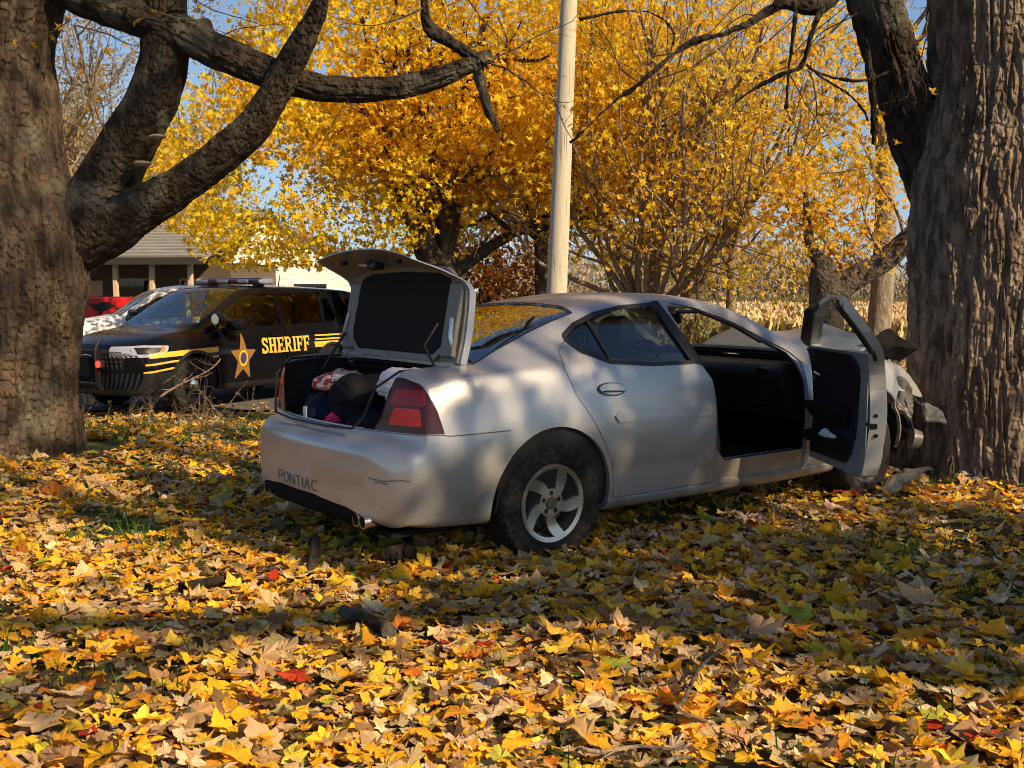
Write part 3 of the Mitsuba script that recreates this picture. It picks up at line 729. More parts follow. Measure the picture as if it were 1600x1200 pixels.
def wheel(W, M, R=.338, rim=.216, hw=.108, spokes=True):
    """outer face towards -y"""
    ty = [(rim - .006, -hw * .80), (rim + .012, -hw * .94), (rim + .05, -hw * 1.06), (R - .045, -hw * 1.05), (R - .016, -hw * .96), (R - .003, -hw * .78), (R, -hw * .5), (R, hw * .5), (R - .003, hw * .78), (R - .016, hw * .96), (R - .05, hw), (rim - .006, hw * .8)]
    k = W('wheel', revolve([(rim - .012, hw * .8), (rim - .03, hw * .3), (rim - .035, -hw * .55), (rim - .022, -hw * .78), (rim - .018, -hw * .90), (rim - .003, -hw * .93), (rim - .001, -hw * .85), (rim - .006, -hw * .7), (rim - .004, hw * .8)], 72), 'alloy', M=M, smooth=40)
    b = k.split('__')[-1]
    W(b + '__tyre', revolve(ty, 72), 'rubber', M=M, smooth=35)
    gr = [revolve([(R + .0015, a), (R + .0015, a + .006), (R - .004, a + .006), (R - .004, a)], 72) for a in np.linspace(-hw * .6, hw * .6, 4)]
    disc = cyl((0, -.02, 0), (0, .02, 0), .14, seg=40)
    W(b + '__brake_disc', disc, 'dark_metal', M=M)
    # five swept spokes
    circ = lambda r: shapely.Point(0, 0).buffer(r, 32)
    sp = circ(.078)
    for q in range(5):
        a0 = math.radians(72 * q)
        edge1 = [(r, a0 + .62 * (max(0, r - .06) / .15) ** 1.4 - .30 - .05) for r in np.linspace(.055, rim - .014, 10)]
        edge2 = [(r, a0 + .50 * (max(0, r - .06) / .15) ** 0.8 + .30 - .20 * (r - .06) / .15 - .10) for r in np.linspace(.055, rim - .014, 10)]
        pg = Polygon([(r * math.cos(a), r * math.sin(a)) for r, a in edge1 + edge2[::-1]]).buffer(0)
        sp = sp.union(pg.buffer(.004).buffer(-.002))
    ring = circ(rim - .012).difference(circ(rim - .03))
    sp = sp.union(ring).difference(shapely.union_all([shapely.Point(.054 * math.cos(math.radians(72 * q + 36)), .054 * math.sin(math.radians(72 * q + 36))).buffer(.0135) for q in range(5)]))
    face = cs(sp).extrude(.028)
    q = tri(face.refine_to_length(.015))
    r = np.hypot(q.vertices[:, 0], q.vertices[:, 1])
    q.vertices[:, 2] += .022 * (r / rim) ** 2 - .012 - .006 * np.exp(-((r - .13) / .05) ** 2)
    q.apply_transform(trs(0, -hw * .62, 0) @ np.array([[1, 0, 0, 0], [0, 0, -1, 0], [0, 1, 0, 0], [0, 0, 0, 1.0]]))
    W(b + '__spoke_face', trimesh.Trimesh(q.vertices, q.faces, process=True), 'alloy', M=M, smooth=30)
    W(b + '__center_cap', cyl((0, -hw * .62 - .026, 0), (0, -hw * .55, 0), .034, .036, 24), 'dark_metal', M=M)
    for q in range(5):
        a = math.radians(72 * q + 36)
        W(b + '__lug_nut', cyl((.054 * math.cos(a), -hw * .55 - .012, .054 * math.sin(a)), (.054 * math.cos(a), -hw * .4, .054 * math.sin(a)), .011, seg=6), 'black_trim', M=M)


matte('white_paper', (.70, .72, .70), .7)
matte('label_white', (0.7, 0.7, 0.66), 0.6)
matte('plastic_pale', (0.13, 0.125, 0.115), 0.5)
matte('plastic_smoke', (0.12, 0.115, 0.105), 0.4, 0.5)
SEDAN = build_sedan()
# ------------------------------------------------------------------ ground
def ground_z(x, y):
    x, y = np.asarray(x, float), np.asarray(y, float)
    b = lambda a, c, t: (lambda q: q * q * (3 - 2 * q))(np.clip((t - a) / (c - a), 0, 1))
    left = b(10.5, 15.0, y) * -.36 * b(3.0, -1.0, x)
    right = b(14, 30, y) * -.45
    z = np.minimum(left, right) if np.ndim(left) else min(float(left), float(right))
    p = np.stack([x * .45, y * .45, 0 * x + 3.0], -1)
    return z - .045 + .07 * (meshkit.fbm(p, 3, 4) - .5) * b(40, 15, y) - .4 * b(60, 200, y)


def grid_sheet(xs, ys, fz):
    X, Y = np.meshgrid(xs, ys)
    V = np.stack([X, Y, fz(X, Y)], -1).reshape(-1, 3)
    n, m = len(ys), len(xs)
    i, j = np.meshgrid(np.arange(n - 1), np.arange(m - 1), indexing='ij')
    a = i * m + j
    F = np.vstack([np.stack([a, a + 1, a + m + 1], -1).reshape(-1, 3), np.stack([a, a + m + 1, a + m], -1).reshape(-1, 3)])
    return V, F


far = lambda a, b, n: np.sign(b) * np.geomspace(abs(a), abs(b), n)
gx = np.concatenate([far(-14, -1500, 24)[::-1], np.arange(-13.8, 13.9, .2), far(14, 1500, 24)])
gy = np.concatenate([far(-6, -800, 14)[::-1], np.arange(-5.8, 22, .2), far(22, 2500, 50)])
soil = proc(lambda p, n, uv: mix(mix((0.075, 0.058, 0.032), (0.045, 0.060, 0.018), smoothstep(.42, .62, fbm(p.x * 2.2, p.y * 2.2))), (0.17, 0.13, 0.05), smoothstep(.45, .75, fbm(p.x * 11, p.y * 11, octaves=4)) * .7))
matte('soil', soil, 0.95, 0.1)
put('ground', grid_sheet(gx, gy, ground_z), 'soil', smooth=True, label='leaf strewn lawn sloping to the road and fields behind', kind='structure')
# the road on which the patrol car and the pickup stand
matte('asphalt', proc(lambda p, n, uv: mix((0.05, 0.05, 0.052), (0.085, 0.082, 0.078), fbm(p.x * 6, p.y * 6, octaves=4))), 0.9, 0.2)
rx = np.linspace(-60, 1.5, 124)
put('road', grid_sheet(rx, np.linspace(15.6, 24, 10) , lambda x, y: ground_z(x, y) * 0 - .36 + .0 * x), 'asphalt', smooth=True, label='grey asphalt road behind the lawn', kind='structure')
RZ = -.36

# ------------------------------------------------------------------ bark and near trees
def bark_fn(freq, depth, vs=.16, seed=0, lump=.03, crack=.38):
    def f(cx, cy, s):
        q = np.stack([cx * freq, cy * freq, s * freq * vs], -1)
        w = (meshkit.fbm(q * .5 + 7, 2, seed + 3) - .5)[..., None] * np.array([1.6, 1.6, .6])
        n1 = meshkit.noise(q + w, seed)
        n2 = meshkit.noise(q * 2.1 + w * 2 + 5, seed + 9)
        n3 = meshkit.noise(q * np.array([4, 4, 9.0]) + 11, seed + 5)
        fur = 1 - np.abs(2 * n1 - 1)
        fur2 = 1 - np.abs(2 * n2 - 1)
        t = np.clip((fur - .62) / .36, 0, 1)
        t2 = np.clip((fur2 - .70) / .30, 0, 1)
        low = meshkit.fbm(np.stack([cx * 1.7, cy * 1.7, s * .9], -1), 2, seed + 21) - .5
        crk = 1 - np.abs(2 * meshkit.noise(np.stack([cx * freq * .9, cy * freq * .9, s * 9.0], -1) + w * .8 + 40, seed + 33) - 1)
        t3 = np.clip((crk - .80) / .2, 0, 1)
        n4 = meshkit.noise(np.stack([cx * 52, cy * 52, s * 30], -1), seed + 41)
        return -depth * (t * t * (3 - 2 * t)) - depth * .45 * t2 - depth * crack * t3 + depth * .35 * (n3 - .5) + .007 * (n4 - .5) + lump * 2 * low
    return f


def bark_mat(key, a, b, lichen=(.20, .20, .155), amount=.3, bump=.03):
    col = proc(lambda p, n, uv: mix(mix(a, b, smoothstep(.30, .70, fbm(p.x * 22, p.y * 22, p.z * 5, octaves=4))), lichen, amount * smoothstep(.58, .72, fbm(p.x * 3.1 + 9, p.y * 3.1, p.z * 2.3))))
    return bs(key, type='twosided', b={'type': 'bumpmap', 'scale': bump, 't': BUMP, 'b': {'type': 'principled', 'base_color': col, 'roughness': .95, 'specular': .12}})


BUMP = proc(lambda p, n, uv: fbm(p.x * 55, p.y * 55, p.z * 20, octaves=4) + .5 * smoothstep(.35, .65, noise(p.x * 30, p.y * 30, p.z * 30)), eps=2e-3)
bark_mat('bark_left', (.052, .037, .026), (.118, .086, .060))
bark_mat('bark_right', (.080, .060, .044), (.235, .178, .130), amount=.2)
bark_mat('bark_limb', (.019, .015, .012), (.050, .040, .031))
bark_mat('bark_dark', (.050, .042, .035), (.10, .083, .066), amount=.25)
bark_mat('bark_pale', (.20, .165, .125), (.32, .27, .21), amount=.2)
bark_mat('twig_brown', (.20, .145, .10), (.32, .24, .17), amount=.1)


def trunk(rows, sides, bark, flare=None, n=200, low_above=None, low_n=24):
    """rows: (x, y, z, radius); flare(theta, z) multiplies the radius"""
    rows = np.array(rows, float)
    t = rows[:, 2]
    f = PchipInterpolator(t, rows[:, [0, 1, 3]], axis=0)
    z = np.linspace(t[0], low_above or t[-1], n)
    if low_above:
        z = np.concatenate([z, np.linspace(low_above, t[-1], low_n + 1)[1:]])
    c = f(z)
    th = np.linspace(0, 2 * np.pi, sides, endpoint=False)
    TH, Z = np.meshgrid(th, z)
    R = np.broadcast_to(c[:, 2:3], TH.shape).copy()
    if flare is not None:
        R = R * flare(TH, Z)
    R = R + bark(np.cos(TH) * c[:, 2:3], np.sin(TH) * c[:, 2:3], Z)
    V = np.stack([c[:, 0:1] + R * np.cos(TH), c[:, 1:2] + R * np.sin(TH), Z], -1).reshape(-1, 3)
    M, K = TH.shape
    i, j = np.meshgrid(np.arange(M - 1), np.arange(K), indexing='ij')
    a, b, c_, d = i * K + j, i * K + (j + 1) % K, (i + 1) * K + (j + 1) % K, (i + 1) * K + j
    return V, np.vstack([np.stack([a, b, c_], -1).reshape(-1, 3), np.stack([a, c_, d], -1).reshape(-1, 3)])


def limb(pxs, Y, widths, n=60, sides=20, seed=0, bark=None, rough=.10, flen=.25, Yend=None):
    """a limb along photograph points, each (px, py) at its own distance, widths in pixels"""
    Ys = np.linspace(Y, Y if Yend is None else Yend, len(pxs))
    P = [at(x, y, q) for (x, y), q in zip(pxs, Ys)]
    R = [w / 2 * q / FPX for w, q in zip(widths, Ys)]
    p, r = smooth_path(P, R, n)
    return tube(p, r, sides, seed, rough, flen, True, bark)


def twigs(start, direction, length, r0, rg, depth=2, gravity=-.15, n=9, spread=.6):
    """one crooked branch with side twigs -> list of (path, radii)"""
    out = []
    d = np.asarray(direction, float) / np.linalg.norm(direction)
    p = [np.asarray(start, float)]
    step = length / n
    for k in range(n):
        d = d + rg.normal(0, .16, 3) + np.array([0, 0, gravity * .1])
        d /= np.linalg.norm(d)
        p.append(p[-1] + d * step)
    out.append((np.array(p), np.linspace(r0, r0 * .3, n + 1)))
    if depth > 0:
        for k in range(2, n + 1):
            if rg.random() < .62:
                e = d * .4 + rg.normal(0, spread, 3)
                out += twigs(p[k], e, length * rg.uniform(.3, .55), r0 * .45 * (1 - .5 * k / n), rg, depth - 1, gravity, max(4, n - 3), spread)
    return out


def tubes(L, sides=5):
    return join([tube(p, r, sides) for p, r in L])


# ---- leaves: one outline with many lobes for the ground, a plainer one for the crowns
_h = np.array([(.0, -.24), (.17, -.30), (.40, -.34), (.36, -.18), (.50, -.10), (.61, .14), (.47, .17), (.32, .16), (.33, .32), (.19, .40), (0, .64)])
OUT = np.vstack([_h, (_h * [-1, 1])[-2:0:-1]])
_s = np.array([(.0, -.25), (.38, -.30), (.26, -.08), (.60, .16), (.20, .14), (0, .66)])
OUT_S = np.vstack([_s, (_s * [-1, 1])[-2:0:-1]])


def leaf_shape(outline, curl, fold, wave, seed):
    rg = np.random.default_rng(seed)
    v = np.vstack([[0, -.02], outline])
    a = rg.uniform(0, np.pi)
    u = v[:, 0] * math.cos(a) + v[:, 1] * math.sin(a)
    z = curl * u ** 2 + fold * np.abs(v[:, 0]) + wave * rg.normal(0, 1, len(v)) * (np.arange(len(v)) > 0)
    n = len(outline)
    k = np.arange(n)
    return np.column_stack([v, z]), np.stack([0 * k, 1 + k, 1 + (k + 1) % n], 1)


LEAVES = [leaf_shape(OUT, c, f, .045, 10 + i) for i, (c, f) in enumerate([(.15, .1), (.5, .0), (-.35, .2), (.8, -.2), (.25, .5), (-.6, .1), (1.0, .2), (.05, -.15), (.35, -.5), (1.3, .1)])]
LEAVES_S = [leaf_shape(OUT_S, c, f, .05, 30 + i) for i, (c, f) in enumerate([(.2, .1), (.6, .0), (-.4, .25), (.3, .4), (-.2, -.3)])]


def rand_rot(n, rg, tilt):
    """n rotations: random heading and roll, tilted by about tilt radians (tilt > 2: any way)"""
    a = rg.uniform(0, 2 * np.pi, n)
    if tilt > 2:
        q = rg.normal(size=(n, 4))
        q /= np.linalg.norm(q, axis=1, keepdims=True)
        w, x, y, z = q.T
        return np.stack([np.stack([1 - 2 * (y * y + z * z), 2 * (x * y - z * w), 2 * (x * z + y * w)], -1), np.stack([2 * (x * y + z * w), 1 - 2 * (x * x + z * z), 2 * (y * z - x * w)], -1), np.stack([2 * (x * z - y * w), 2 * (y * z + x * w), 1 - 2 * (x * x + y * y)], -1)], 1)
    t, p = np.abs(rg.normal(0, tilt, n)), rg.uniform(0, 2 * np.pi, n)
    c, s = np.cos(a), np.sin(a)
    Rz = np.zeros((n, 3, 3))
    Rz[:, 0, 0], Rz[:, 0, 1], Rz[:, 1, 0], Rz[:, 1, 1], Rz[:, 2, 2] = c, -s, s, c, 1
    ax = np.stack([np.cos(p), np.sin(p), 0 * p], 1)
    K = np.zeros((n, 3, 3))
    K[:, 0, 2], K[:, 1, 2], K[:, 2, 0], K[:, 2, 1] = ax[:, 1], -ax[:, 0], -ax[:, 1], ax[:, 0]
    return (np.eye(3) + np.sin(t)[:, None, None] * K + (1 - np.cos(t))[:, None, None] * (K @ K)) @ Rz


def scatter(P, size, Rm, shapes, colors, rg):
    """one mesh of many leaves with a colour per leaf -> (V, F), C"""
    kind = rg.integers(0, len(shapes), len(P))
    Vs, Fs, Cs, at_ = [], [], [], 0
    for k, (v, f) in enumerate(shapes):
        m = np.nonzero(kind == k)[0]
        if len(m) == 0:
            continue
        V = np.einsum('nij,vj->nvi', Rm[m], v) * size[m, None, None] + P[m][:, None]
        Fs.append((f[None] + (np.arange(len(m)) * len(v))[:, None, None]).reshape(-1, 3) + at_)
        c = np.repeat(colors[m], len(v), 0).reshape(len(m), len(v), 3) * (1 + .10 * rg.normal(size=(len(m), len(v), 1)))
        Cs.append(np.clip(c, 0, 1).reshape(-1, 3))
        Vs.append(V.reshape(-1, 3))
        at_ += V.shape[0] * V.shape[1]
    return (np.vstack(Vs), np.vstack(Fs)), np.vstack(Cs)


def thin(key, base, trans=.8, rough=.6):
    return bs(key, type='principledthin', base_color=base, roughness=rough, diff_trans=trans, spec_trans=0.0, eta=1.3)


VC = {'type': 'mesh_attribute', 'name': 'vertex_color'}
thin('crown_leaf', VC, 1.15)
thin('litter_leaf', VC, .45)

PAL = np.array([(.78, .43, .030), (.86, .53, .07), (.68, .34, .035), (.60, .42, .21), (.54, .37, .18), (.70, .53, .31), (.44, .27, .12), (.28, .17, .08), (.60, .20, .03), (.42, .05, .02), (.42, .42, .06), (.15, .095, .05)])
PW = np.array([.21, .12, .12, .14, .12, .09, .08, .05, .030, .007, .018, .035])


def litter_color(n, rg):
    k = rg.choice(len(PAL), n, p=PW / PW.sum())
    return k, np.clip(PAL[k] * rg.uniform(.75, 1.12, (n, 1)) * (1 + .06 * rg.normal(size=(n, 3))), .01, .9)


TREES = [(-4.05, 9.35, .78), (3.72, 8.45, .80)]


def tree_clear(x, y):
    return np.all([np.hypot(x - a, y - b) > r for a, b, r in TREES], axis=0)


def build_litter():
    rg = np.random.default_rng(21)
    half = lambda Y: .50 * Y + .8
    out = []
    for y0, y1, dens, size, shapes in ((2.6, 6.2, 720, .064, LEAVES), (6.2, 10.5, 420, .064, LEAVES), (10.5, 16.5, 180, .072, LEAVES_S), (16.5, 30, 26, .085, LEAVES_S)):
        n = int((half(y1) + half(y0)) * (y1 - y0) * dens)
        Y = np.sqrt(rg.uniform(y0 ** 2, y1 ** 2, n)) if y1 < 20 else rg.uniform(y0, y1, n)
        X = rg.uniform(-1, 1, n) * half(Y)
        keep = tree_clear(X, Y)
        bare = meshkit.fbm(np.stack([X * 1.3, Y * 1.3, 0 * X], -1), 3, 2)
        keep &= rg.random(n) > np.clip((bare - .57) * 6, 0, .80)
        if y0 >= 10:
            keep &= ~((X < 1.5) & (Y > 15.4) & (Y < 24.2)) | (rg.random(n) < .25)
            keep &= rg.random(n) < np.clip(1.2 - (X > 3) * .4, 0, 1)
        X, Y = X[keep], Y[keep]
        n = len(X)
        near = np.min([np.hypot(X - a, Y - b) - r for a, b, r in TREES], axis=0)
        Z = ground_z(X, Y) + rg.uniform(.004, .060, n) ** 1.0 + .05 * np.exp(-near / .35)
        s = size * rg.lognormal(-.03, .36, n)
        R = rand_rot(n, rg, .38)
        flip = rg.random(n) < .45
        R[flip] = R[flip] @ np.diag([1, -1, -1])
        kk, C = litter_color(n, rg)
        out.append(scatter(np.stack([X, Y, Z], 1), s, R, shapes, C, rg))
    V, F = join([o[0] for o in out])
    put('leaf_litter', (V, F), 'litter_leaf', smooth=False, color=np.vstack([o[1] for o in out]), label='deep carpet of fallen yellow and tan maple leaves covering the lawn', cat='fallen leaves', kind='stuff')
    # the leaves that show largest, one by one on top of the carpet
    names = ['golden yellow', 'bright lemon yellow', 'amber', 'tan', 'light brown', 'pale beige', 'brown', 'dark brown', 'orange', 'red', 'yellow green', 'blackish brown']
    shared = []
    for v, f in LEAVES:
        v2 = np.vstack([v, v[1] + [-.012, 0, 0], v[1] + [.012, 0, 0], v[1] + [.05, -.38, .12]])
        f2 = np.vstack([f, [[len(v), len(v) + 1, len(v) + 2]]])
        shared.append(mikit.ply(trimesh.Trimesh(v2, f2, process=False), smooth=False))
    for k, c in enumerate(PAL):
        cc = tuple(map(float, c * 1.04))
        dk = tuple(map(float, c * .72))
        thin(f'leaf_tone_{k}', proc(lambda p, n, uv, cc=cc, dk=dk: mix(dk, cc, smoothstep(.25, .6, fbm(p.x * 42, p.y * 42, p.z * 42)))), .45)
    pw = PW * np.array([1.9, 2.0, 1.2, .9, .7, 1.2, .6, .3, 1.3, 1.2, .8, .2])
    spots = []
    while len(spots) < 270:
        y = math.sqrt(rg.uniform(2.75 ** 2, 5.6 ** 2))
        x = rg.uniform(-1, 1) * .49 * y
        if all(math.hypot(x - a, y - b) > .105 for a, b in spots):
            spots.append((x, y))
    for x, y in spots:
        k = int(rg.choice(len(PAL), p=pw / pw.sum()))
        s = .080 * rg.lognormal(0, .22)
        Rm = rand_rot(1, rg, .30)[0]
        if rg.random() < .3:
            Rm = Rm @ np.diag([1, -1, -1])
        M = mat4(Rm * s, (x, y, float(ground_z(x, y)) + rg.uniform(.055, .075)))
        key = num('fallen_leaf')
        scene[key] = {**shared[int(rg.integers(0, len(shared)))], 'to_world': T(M.tolist()), 'bsdf': {'type': 'ref', 'id': f'leaf_tone_{k}'}}
        lab(key, f'{names[k]} maple leaf lying on top of the leaf carpet in the foreground', 'leaf', f'{names[k]} leaves lying in the foreground')


build_litter()


def build_grass():
    rg = np.random.default_rng(5)
    P = []
    n = 46000
    Y = np.sqrt(rg.uniform(2.6 ** 2, 14 ** 2, n))
    X = rg.uniform(-1, 1, n) * (.5 * Y + .5)
    g = meshkit.fbm(np.stack([X * 1.3, Y * 1.3, 0 * X], -1), 3, 2)
    clump = meshkit.noise(np.stack([X * 6, Y * 6, 0 * X], -1), 8)
    keep = tree_clear(X, Y) & (rg.random(n) < np.clip((g - .50) * 5, .03, 1)) & (clump > .45)
    X, Y = X[keep], Y[keep]
    n = len(X)
    base = np.stack([X, Y, ground_z(X, Y)], 1)
    a, h = rg.uniform(0, 2 * np.pi, n), rg.uniform(.06, .15, n)
    lean = rg.normal(0, .45, (n, 2)) * h[:, None]
    w = np.stack([np.cos(a), np.sin(a), 0 * a], 1) * .0035
    mid = base + np.column_stack([lean * .35, h * .6])
    tip = base + np.column_stack([lean, h])
    V = np.stack([base - w, base + w, mid - w * .8, mid + w * .8, tip], 1).reshape(-1, 3)
    k = np.arange(n)[:, None] * 5
    F = np.concatenate([k + [0, 1, 3], k + [0, 3, 2], k + [2, 3, 4]])
    C = np.repeat(np.array([.055, .115, .022]) * rg.uniform(.6, 1.7, (n, 1)) * (1 + .15 * rg.normal(size=(n, 3))), 5, 0)
    thin('grass_blade', VC, .6)
    put('grass', (V, F), 'grass_blade', smooth=False, color=np.clip(C, .005, .5), label='green grass tufts showing between the fallen leaves', cat='grass', kind='stuff')


build_grass()


# ------------------------------------------------------------------ big tree on the left
def build_left_tree():
    t = 'gnarled_tree'
    lab(t, 'thick gnarled old tree at the left edge with three heavy crooked limbs', 'tree')
    Y = 9.35
    q = lambda px, py: at(px, py, Y)
    k = Y / FPX
    rows = []
    for py, cx, hw in ((760, -4, 128), (715, 0, 116), (660, 4, 112), (600, 6, 110), (520, 6, 114), (430, 10, 122), (360, 6, 122), (300, -2, 108), (230, -8, 102), (160, -10, 98), (90, -16, 94), (30, -10, 98), (-40, 0, 108), (-200, 5, 95), (-600, 0, 70), (-1100, 10, 20)):
        c = q(cx, py)
        rows.append((c[0], c[1], c[2], hw * k))
    bk = bark_fn(17, .024, .10, 3, .030, .12)
    fl = lambda th, z: 1 + .06 * np.exp(-np.maximum(z, 0) / .30) * (1 + .8 * np.sin(3 * th + 1) + .6 * np.sin(5 * th))
    part(t, 'trunk', trunk(rows[::1], 380, bk, fl, 330, q(0, -60)[2]), 'bark_left', smooth=True)
    bl = bark_fn(22, .012, .10, 6, .010, .15)
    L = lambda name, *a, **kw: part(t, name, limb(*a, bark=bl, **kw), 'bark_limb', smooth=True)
    L('limb', [(40, 440), (140, 345), (188, 245), (226, 180), (252, 110), (258, 40), (258, -60), (240, -300), (270, -620)], 9.55, [80, 112, 84, 80, 74, 66, 62, 48, 14], n=190, sides=130, seed=4, Yend=9.0, rough=.06)
    L('limb', [(40, 420), (160, 360), (235, 318), (300, 278), (352, 238), (395, 198), (428, 150), (455, 98), (478, 55), (500, 8), (512, -45)], 9.5, [80, 90, 68, 58, 56, 53, 47, 46, 38, 28, 8], n=220, sides=120, seed=8, Yend=8.7, rough=.09)
    L('limb', [(70, -70), (128, -8), (200, 22), (280, 50), (330, 76), (400, 105), (470, 131), (560, 140), (640, 134), (702, 114), (750, 97)], 9.2, [70, 62, 58, 60, 54, 50, 44, 38, 37, 33, 26], n=240, sides=90, seed=12, Yend=9.1, rough=.10)
    for pts, w, s in (([(752, 97), (735, 88), (700, 62), (672, 44), (664, 10), (650, -30)], [26, 20, 19, 22, 14, 10], 1), ([(745, 100), (752, 135), (766, 178), (778, 206)], [20, 17, 14, 9], 2), ([(752, 97), (762, 92), (768, 99)], [30, 26, 8], 3)):
        L('branch', pts, 9.1, w, n=50, sides=28, seed=s, rough=.16)
    L('knob', [(300, 62), (318, 44), (326, 30)], 9.2, [50, 40, 10], n=24, sides=30, seed=2, rough=.2)
    L('knob', [(372, 92), (386, 76), (390, 70)], 9.2, [30, 18, 6], n=14, sides=20, seed=5, rough=.2)
    matte('fungus', (.30, .23, .16), .9)
    for px, py in ((247, 213), (222, 255)):
        a = at(px, py, 8.95)
        part(t, 'bracket_fungus', crumple_shape(mf.Manifold.sphere(1, 16).scale([.075, .07, .022]).translate(list(a)), .012, px), 'fungus')
    rg = np.random.default_rng(3)
    TW = []
    for (a, b, Yt, r) in (((768, 100), (870, 160), 9.1, .010), ((760, 95), (905, 40), 9.1, .008), ((655, -20), (470, 60), 9.1, .007), ((665, 10), (560, 60), 9.0, .008), ((560, 138), (505, 240), 9.1, .004), ((545, 140), (540, 260), 9.1, .003), ((130, 0), (330, 40), 9.0, .007), ((110, 30), (60, 60), 8.9, .006), ((258, 20), (330, -60), 9.0, .012), ((190, 240), (150, 180), 9.0, .007), ((120, 40), (200, 60), 9.1, .008), ((860, 145), (905, 250), 9.2, .006), ((330, 70), (430, 10), 9.1, .006), ((258, -40), (380, 40), 9.2, .009), ((700, -30), (820, 60), 9.0, .009)):
        p0, p1 = at(*a, Yt), at(*b, Yt)
        TW += twigs(p0, p1 - p0, float(np.linalg.norm(p1 - p0)) * 1.25, r, rg, 2, 0, 10, .45)
    part(t, 'twig', tubes(TW), 'bark_dark', smooth=True, kind='stuff', label='thin bare twigs')
    # the few leaves still hanging
    ends = np.array([p[-1] for p, r in TW])
    m = rg.choice(len(ends), 90)
    P = ends[m] + rg.normal(0, .04, (90, 3))
    mesh, C = scatter(P, rg.uniform(.05, .09, 90), rand_rot(90, rg, 9), LEAVES_S, np.array([.74, .42, .05]) * rg.uniform(.7, 1.1, (90, 1)), rg)
    part(t, 'leaf', mesh, 'crown_leaf', smooth=False, color=C, kind='stuff', label='last yellow leaves on the twigs')


build_left_tree()


# ------------------------------------------------------------------ the tree the car has hit
def build_right_tree():
    t = 'struck_tree'
    lab(t, 'massive rough-barked tree at the right edge that the silver car has hit', 'tree')
    Y = 8.45
    k = Y / FPX
    q = lambda px, py: at(px, py, Y)
    rows = []
    for py, cx, hw in ((800, 1545, 150), (755, 1546, 138), (700, 1546, 128), (620, 1546, 122), (500, 1548, 124), (400, 1548, 124), (300, 1550, 122), (240, 1556, 118), (150, 1562, 106), (60, 1562, 104), (-40, 1562, 104), (-250, 1560, 98), (-600, 1550, 80), (-1200, 1560, 20)):
        c = q(cx, py)
        rows.append((c[0], c[1], c[2], hw * k))
    bk = bark_fn(18, .030, .10, 31, .016, .30)
    fl = lambda th, z: 1 + .09 * np.exp(-np.maximum(z, 0) / .35) * (1 + 1.0 * np.sin(4 * th + 2.2) + .5 * np.sin(7 * th))
    part(t, 'trunk', trunk(rows, 560, bk, fl, 380, q(0, -60)[2]), 'bark_right', smooth=True)
    bl = bark_fn(20, .016, .14, 16, .008)
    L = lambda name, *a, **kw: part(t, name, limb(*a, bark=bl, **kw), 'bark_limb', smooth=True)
    L('limb', [(1530, 400), (1458, 275), (1425, 185), (1408, 130), (1384, 60), (1366, 0), (1350, -80), (1300, -300), (1240, -640)], 8.75, [80, 92, 84, 80, 82, 78, 70, 52, 14], n=170, sides=130, seed=4, Yend=8.1, rough=.05)
    B = lambda pts, Yb, w, n=60, s=0, Ye=None: L('branch', pts, Yb, w, n=n, sides=20, seed=s, rough=.18, flen=.12, Yend=Ye)
    B([(1352, 60), (1357, 90), (1362, 130), (1366, 180), (1365, 226)], 8.1, [10, 15, 16, 14, 9], s=3)
    B([(1350, -60), (1310, -15), (1285, 8), (1255, 8), (1225, 4), (1190, 24), (1140, 50), (1075, 70), (1035, 100), (1000, 130), (960, 160), (925, 192), (890, 222)], 8.0, [22, 24, 30, 26, 20, 15, 13, 12, 10, 9, 7, 5, 3], 110, 5, 7.6)
    B([(1285, 10), (1272, 45), (1262, 82), (1250, 105), (1228, 113), (1198, 128), (1165, 148), (1148, 160)], 7.9, [18, 12, 12, 14, 10, 9, 7, 5], 60, 7)
    B([(1240, 2), (1243, 30), (1240, 62), (1236, 88), (1232, 112), (1228, 170)], 7.85, [12, 12, 10, 9, 6, 2], 50, 8)
    B([(1052, 70), (1048, 40), (1030, 25), (960, 20), (905, 30)], 7.8, [8, 5, 4, 3, 2], 40, 9)
    B([(1260, 100), (1300, 130), (1340, 160), (1355, 190)], 8.0, [7, 6, 5, 3], 30, 10)
    B([(1390, 110), (1330, 125), (1290, 118), (1262, 108)], 8.0, [10, 8, 6, 5], 30, 11)
    rg = np.random.default_rng(13)
    TW = []
    for (a, b, Yt, r) in (((1228, 170), (1225, 260), 7.9, .004), ((1000, 130), (905, 60), 7.8, .006), ((1148, 160), (1100, 200), 7.9, .004), ((1262, 108), (1330, 260), 7.9, .006), ((1232, 112), (1290, 260), 7.9, .005), ((1190, 24), (1080, 10), 7.9, .006), ((1450, 20), (1440, 140), 8.0, .008), ((1340, 20), (1200, 60), 8.0, .006), ((1466, 60), (1440, -60), 8.6, .012)):
        p0, p1 = at(*a, Yt), at(*b, Yt)
        TW += twigs(p0, p1 - p0, float(np.linalg.norm(p1 - p0)) * 1.2, r, rg, 2, 0, 10, .4)
    part(t, 'twig', tubes(TW), 'bark_dark', smooth=True, kind='stuff', label='thin bare twigs')
    ends = np.array([p[-1] for p, r in TW])
    m = rg.choice(len(ends), 60)
    mesh, C = scatter(ends[m] + rg.normal(0, .05, (60, 3)), rg.uniform(.05, .085, 60), rand_rot(60, rg, 9), LEAVES_S, np.array([.74, .44, .05]) * rg.uniform(.7, 1.1, (60, 1)), rg)
    part(t, 'leaf', mesh, 'crown_leaf', smooth=False, color=C, kind='stuff', label='last yellow leaves on the twigs')


build_right_tree()


